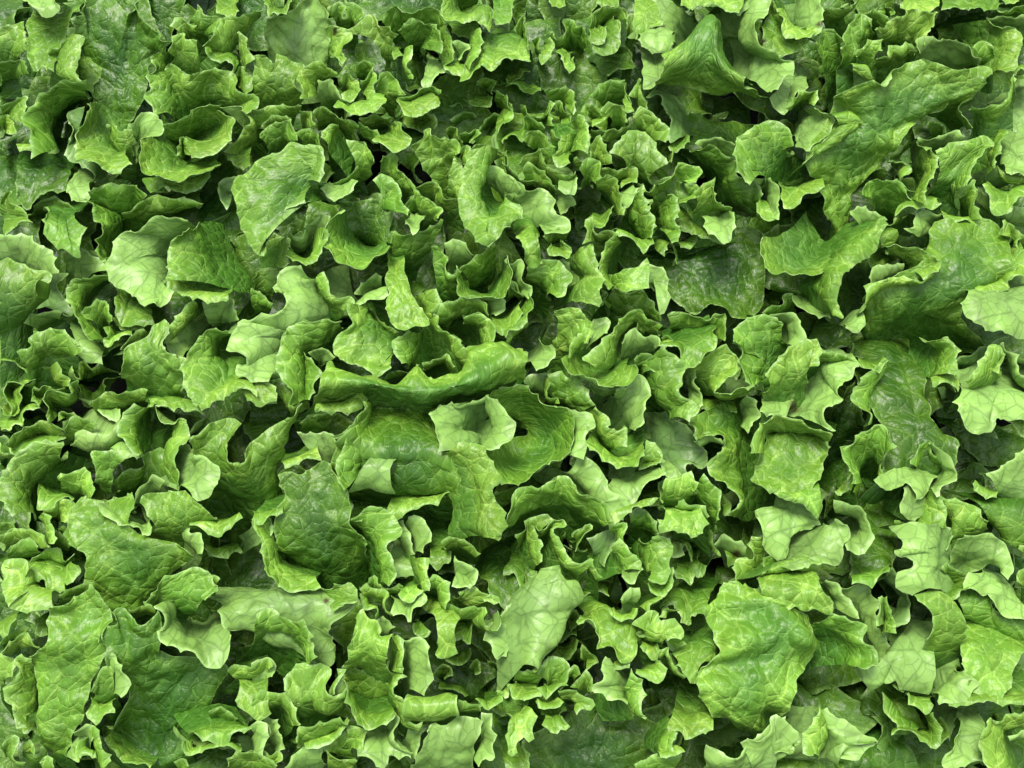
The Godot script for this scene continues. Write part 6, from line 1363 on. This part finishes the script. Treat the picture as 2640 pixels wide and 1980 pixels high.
	leaf("l",3,[[307,-117,-58,330,-125,-58],[298,-100,-7,312,-107,-7,324,-93,-7,294,-79,-7]])
	leaf("mx",10,[[267,-58,-36,268,-3,-36,295,32,-36,326,61,-36],[285,-54,47,306,-43,47,325,-13,47,324,30,47,342,52,47,328,86,47]])
	leaf("dx",3,[[235,-46,-22,260,-18,-22],[237,-39,22,269,-53,22,270,-16,22]])
	leaf("p",3,[[200,9,-43,211,50,-43,233,80,-43],[199,23,18,225,20,18,226,-7,18,251,-7,18,261,27,18,251,73,18,231,100,18]])
	leaf("mx",8,[[76,6,-50,99,30,-50,144,41,-50],[69,-10,14,93,-18,14,122,-10,14,143,19,14,156,46,14]])
	leaf("p",3,[[163,-1,-72,197,-8,-72],[154,-17,-29,192,0,-29,229,-21,-29]])
	leaf("l",4,[[151,56,-14,165,93,-14,180,119,-14,202,129,-14],[159,58,32,183,81,32,180,97,32,195,107,32,217,104,32,212,137,32]])
	leaf("l",3,[[153,90,-22,172,120,-22,202,143,-22,257,114,-22],[136,126,32,151,149,32,187,168,32,213,181,32,232,180,32,252,145,32]])
	leaf("l",3,[[244,159,-36,270,155,-36],[257,117,0,279,130,0,287,152,0,258,171,0,236,173,0]])
	leaf("px",3,[[187,180,-43,239,163,-43,290,158,-43],[185,198,4,211,239,4,231,217,4,259,195,4,284,172,4]])
	leaf("d",3,[[169,136,-108,201,143,-108],[169,167,-79,198,167,-79]])
	leaf("m",3,[[238,206,-108,295,176,-108],[239,234,-72,297,221,-72]])
	leaf("dp",3,[[273,29,-86,280,98,-86,312,169,-86],[308,42,-36,350,83,-36,375,126,-36,368,156,-36,340,149,-36,335,179,-36]])
	leaf("dx",3,[[236,76,-101,285,24,-101],[241,96,-94,301,79,-94]])
	leaf("p",3,[[348,-70,-65,364,1,-65],[359,-44,0,359,-3,0,372,34,0,361,57,0,345,66,0]])
	leaf("l",3,[[366,-45,-58,389,4,-58,424,-21,-58,453,-21,-58,481,-31,-58],[336,-35,32,382,-56,32,415,-65,32,433,-39,32,417,-10,32,381,15,32,387,44,32,413,34,32,462,19,32]])
	leaf("m",3,[[388,6,-72,447,9,-72],[355,56,-36,385,39,-36,443,49,-36]])
	leaf("p",3,[[369,104,-43,408,97,-43],[351,122,0,377,100,0,407,117,0]])
	leaf("d",3,[[406,74,-192,447,78,-192],[379,124,-192,425,103,-192]])
	leaf("mx",8,[[490,-4,-50,526,-11,-50,561,-100,-50],[462,15,32,433,-22,32,444,-52,32,420,-67,32,431,-97,32,461,-125,32,494,-132,32,530,-111,32]])
	leaf("p",3,[[515,-153,-22,546,-135,-22,558,-88,-22],[491,-139,32,516,-137,32,551,-132,32,573,-101,32,571,-80,32,547,-65,32]])
	leaf("p",3,[[108,55,7,117,93,7,114,129,7,94,154,7],[109,65,36,153,82,36,139,118,36,132,160,36]])
	leaf("y",3,[[282,231,0,316,235,0,345,213,0],[271,216,40,290,201,40,324,192,40,342,207,40,334,226,40]])
	leaf("m",3,[[299,164,-90,344,171,-90],[286,228,-43,278,199,-43,295,176,-43]])
	leaf("p",3,[[271,161,-50,298,142,-50],[276,149,-11,299,185,-11,330,185,-11]])
	leaf("m",3,[[322,-353,-126,358,-357,-126],[327,-320,-72,348,-322,-72,342,-293,-72]])
	leaf("d",3,[[574,-291,-180,609,-271,-180],[540,-231,-180,577,-239,-180]])
	leaf("m",3,[[542,-179,-65,591,-198,-65],[507,-162,-14,548,-178,-14,557,-197,-14,574,-199,-14]])
	leaf("m",3,[[558,-248,-90,643,-229,-90],[540,-244,-50,586,-225,-50,640,-218,-50]])
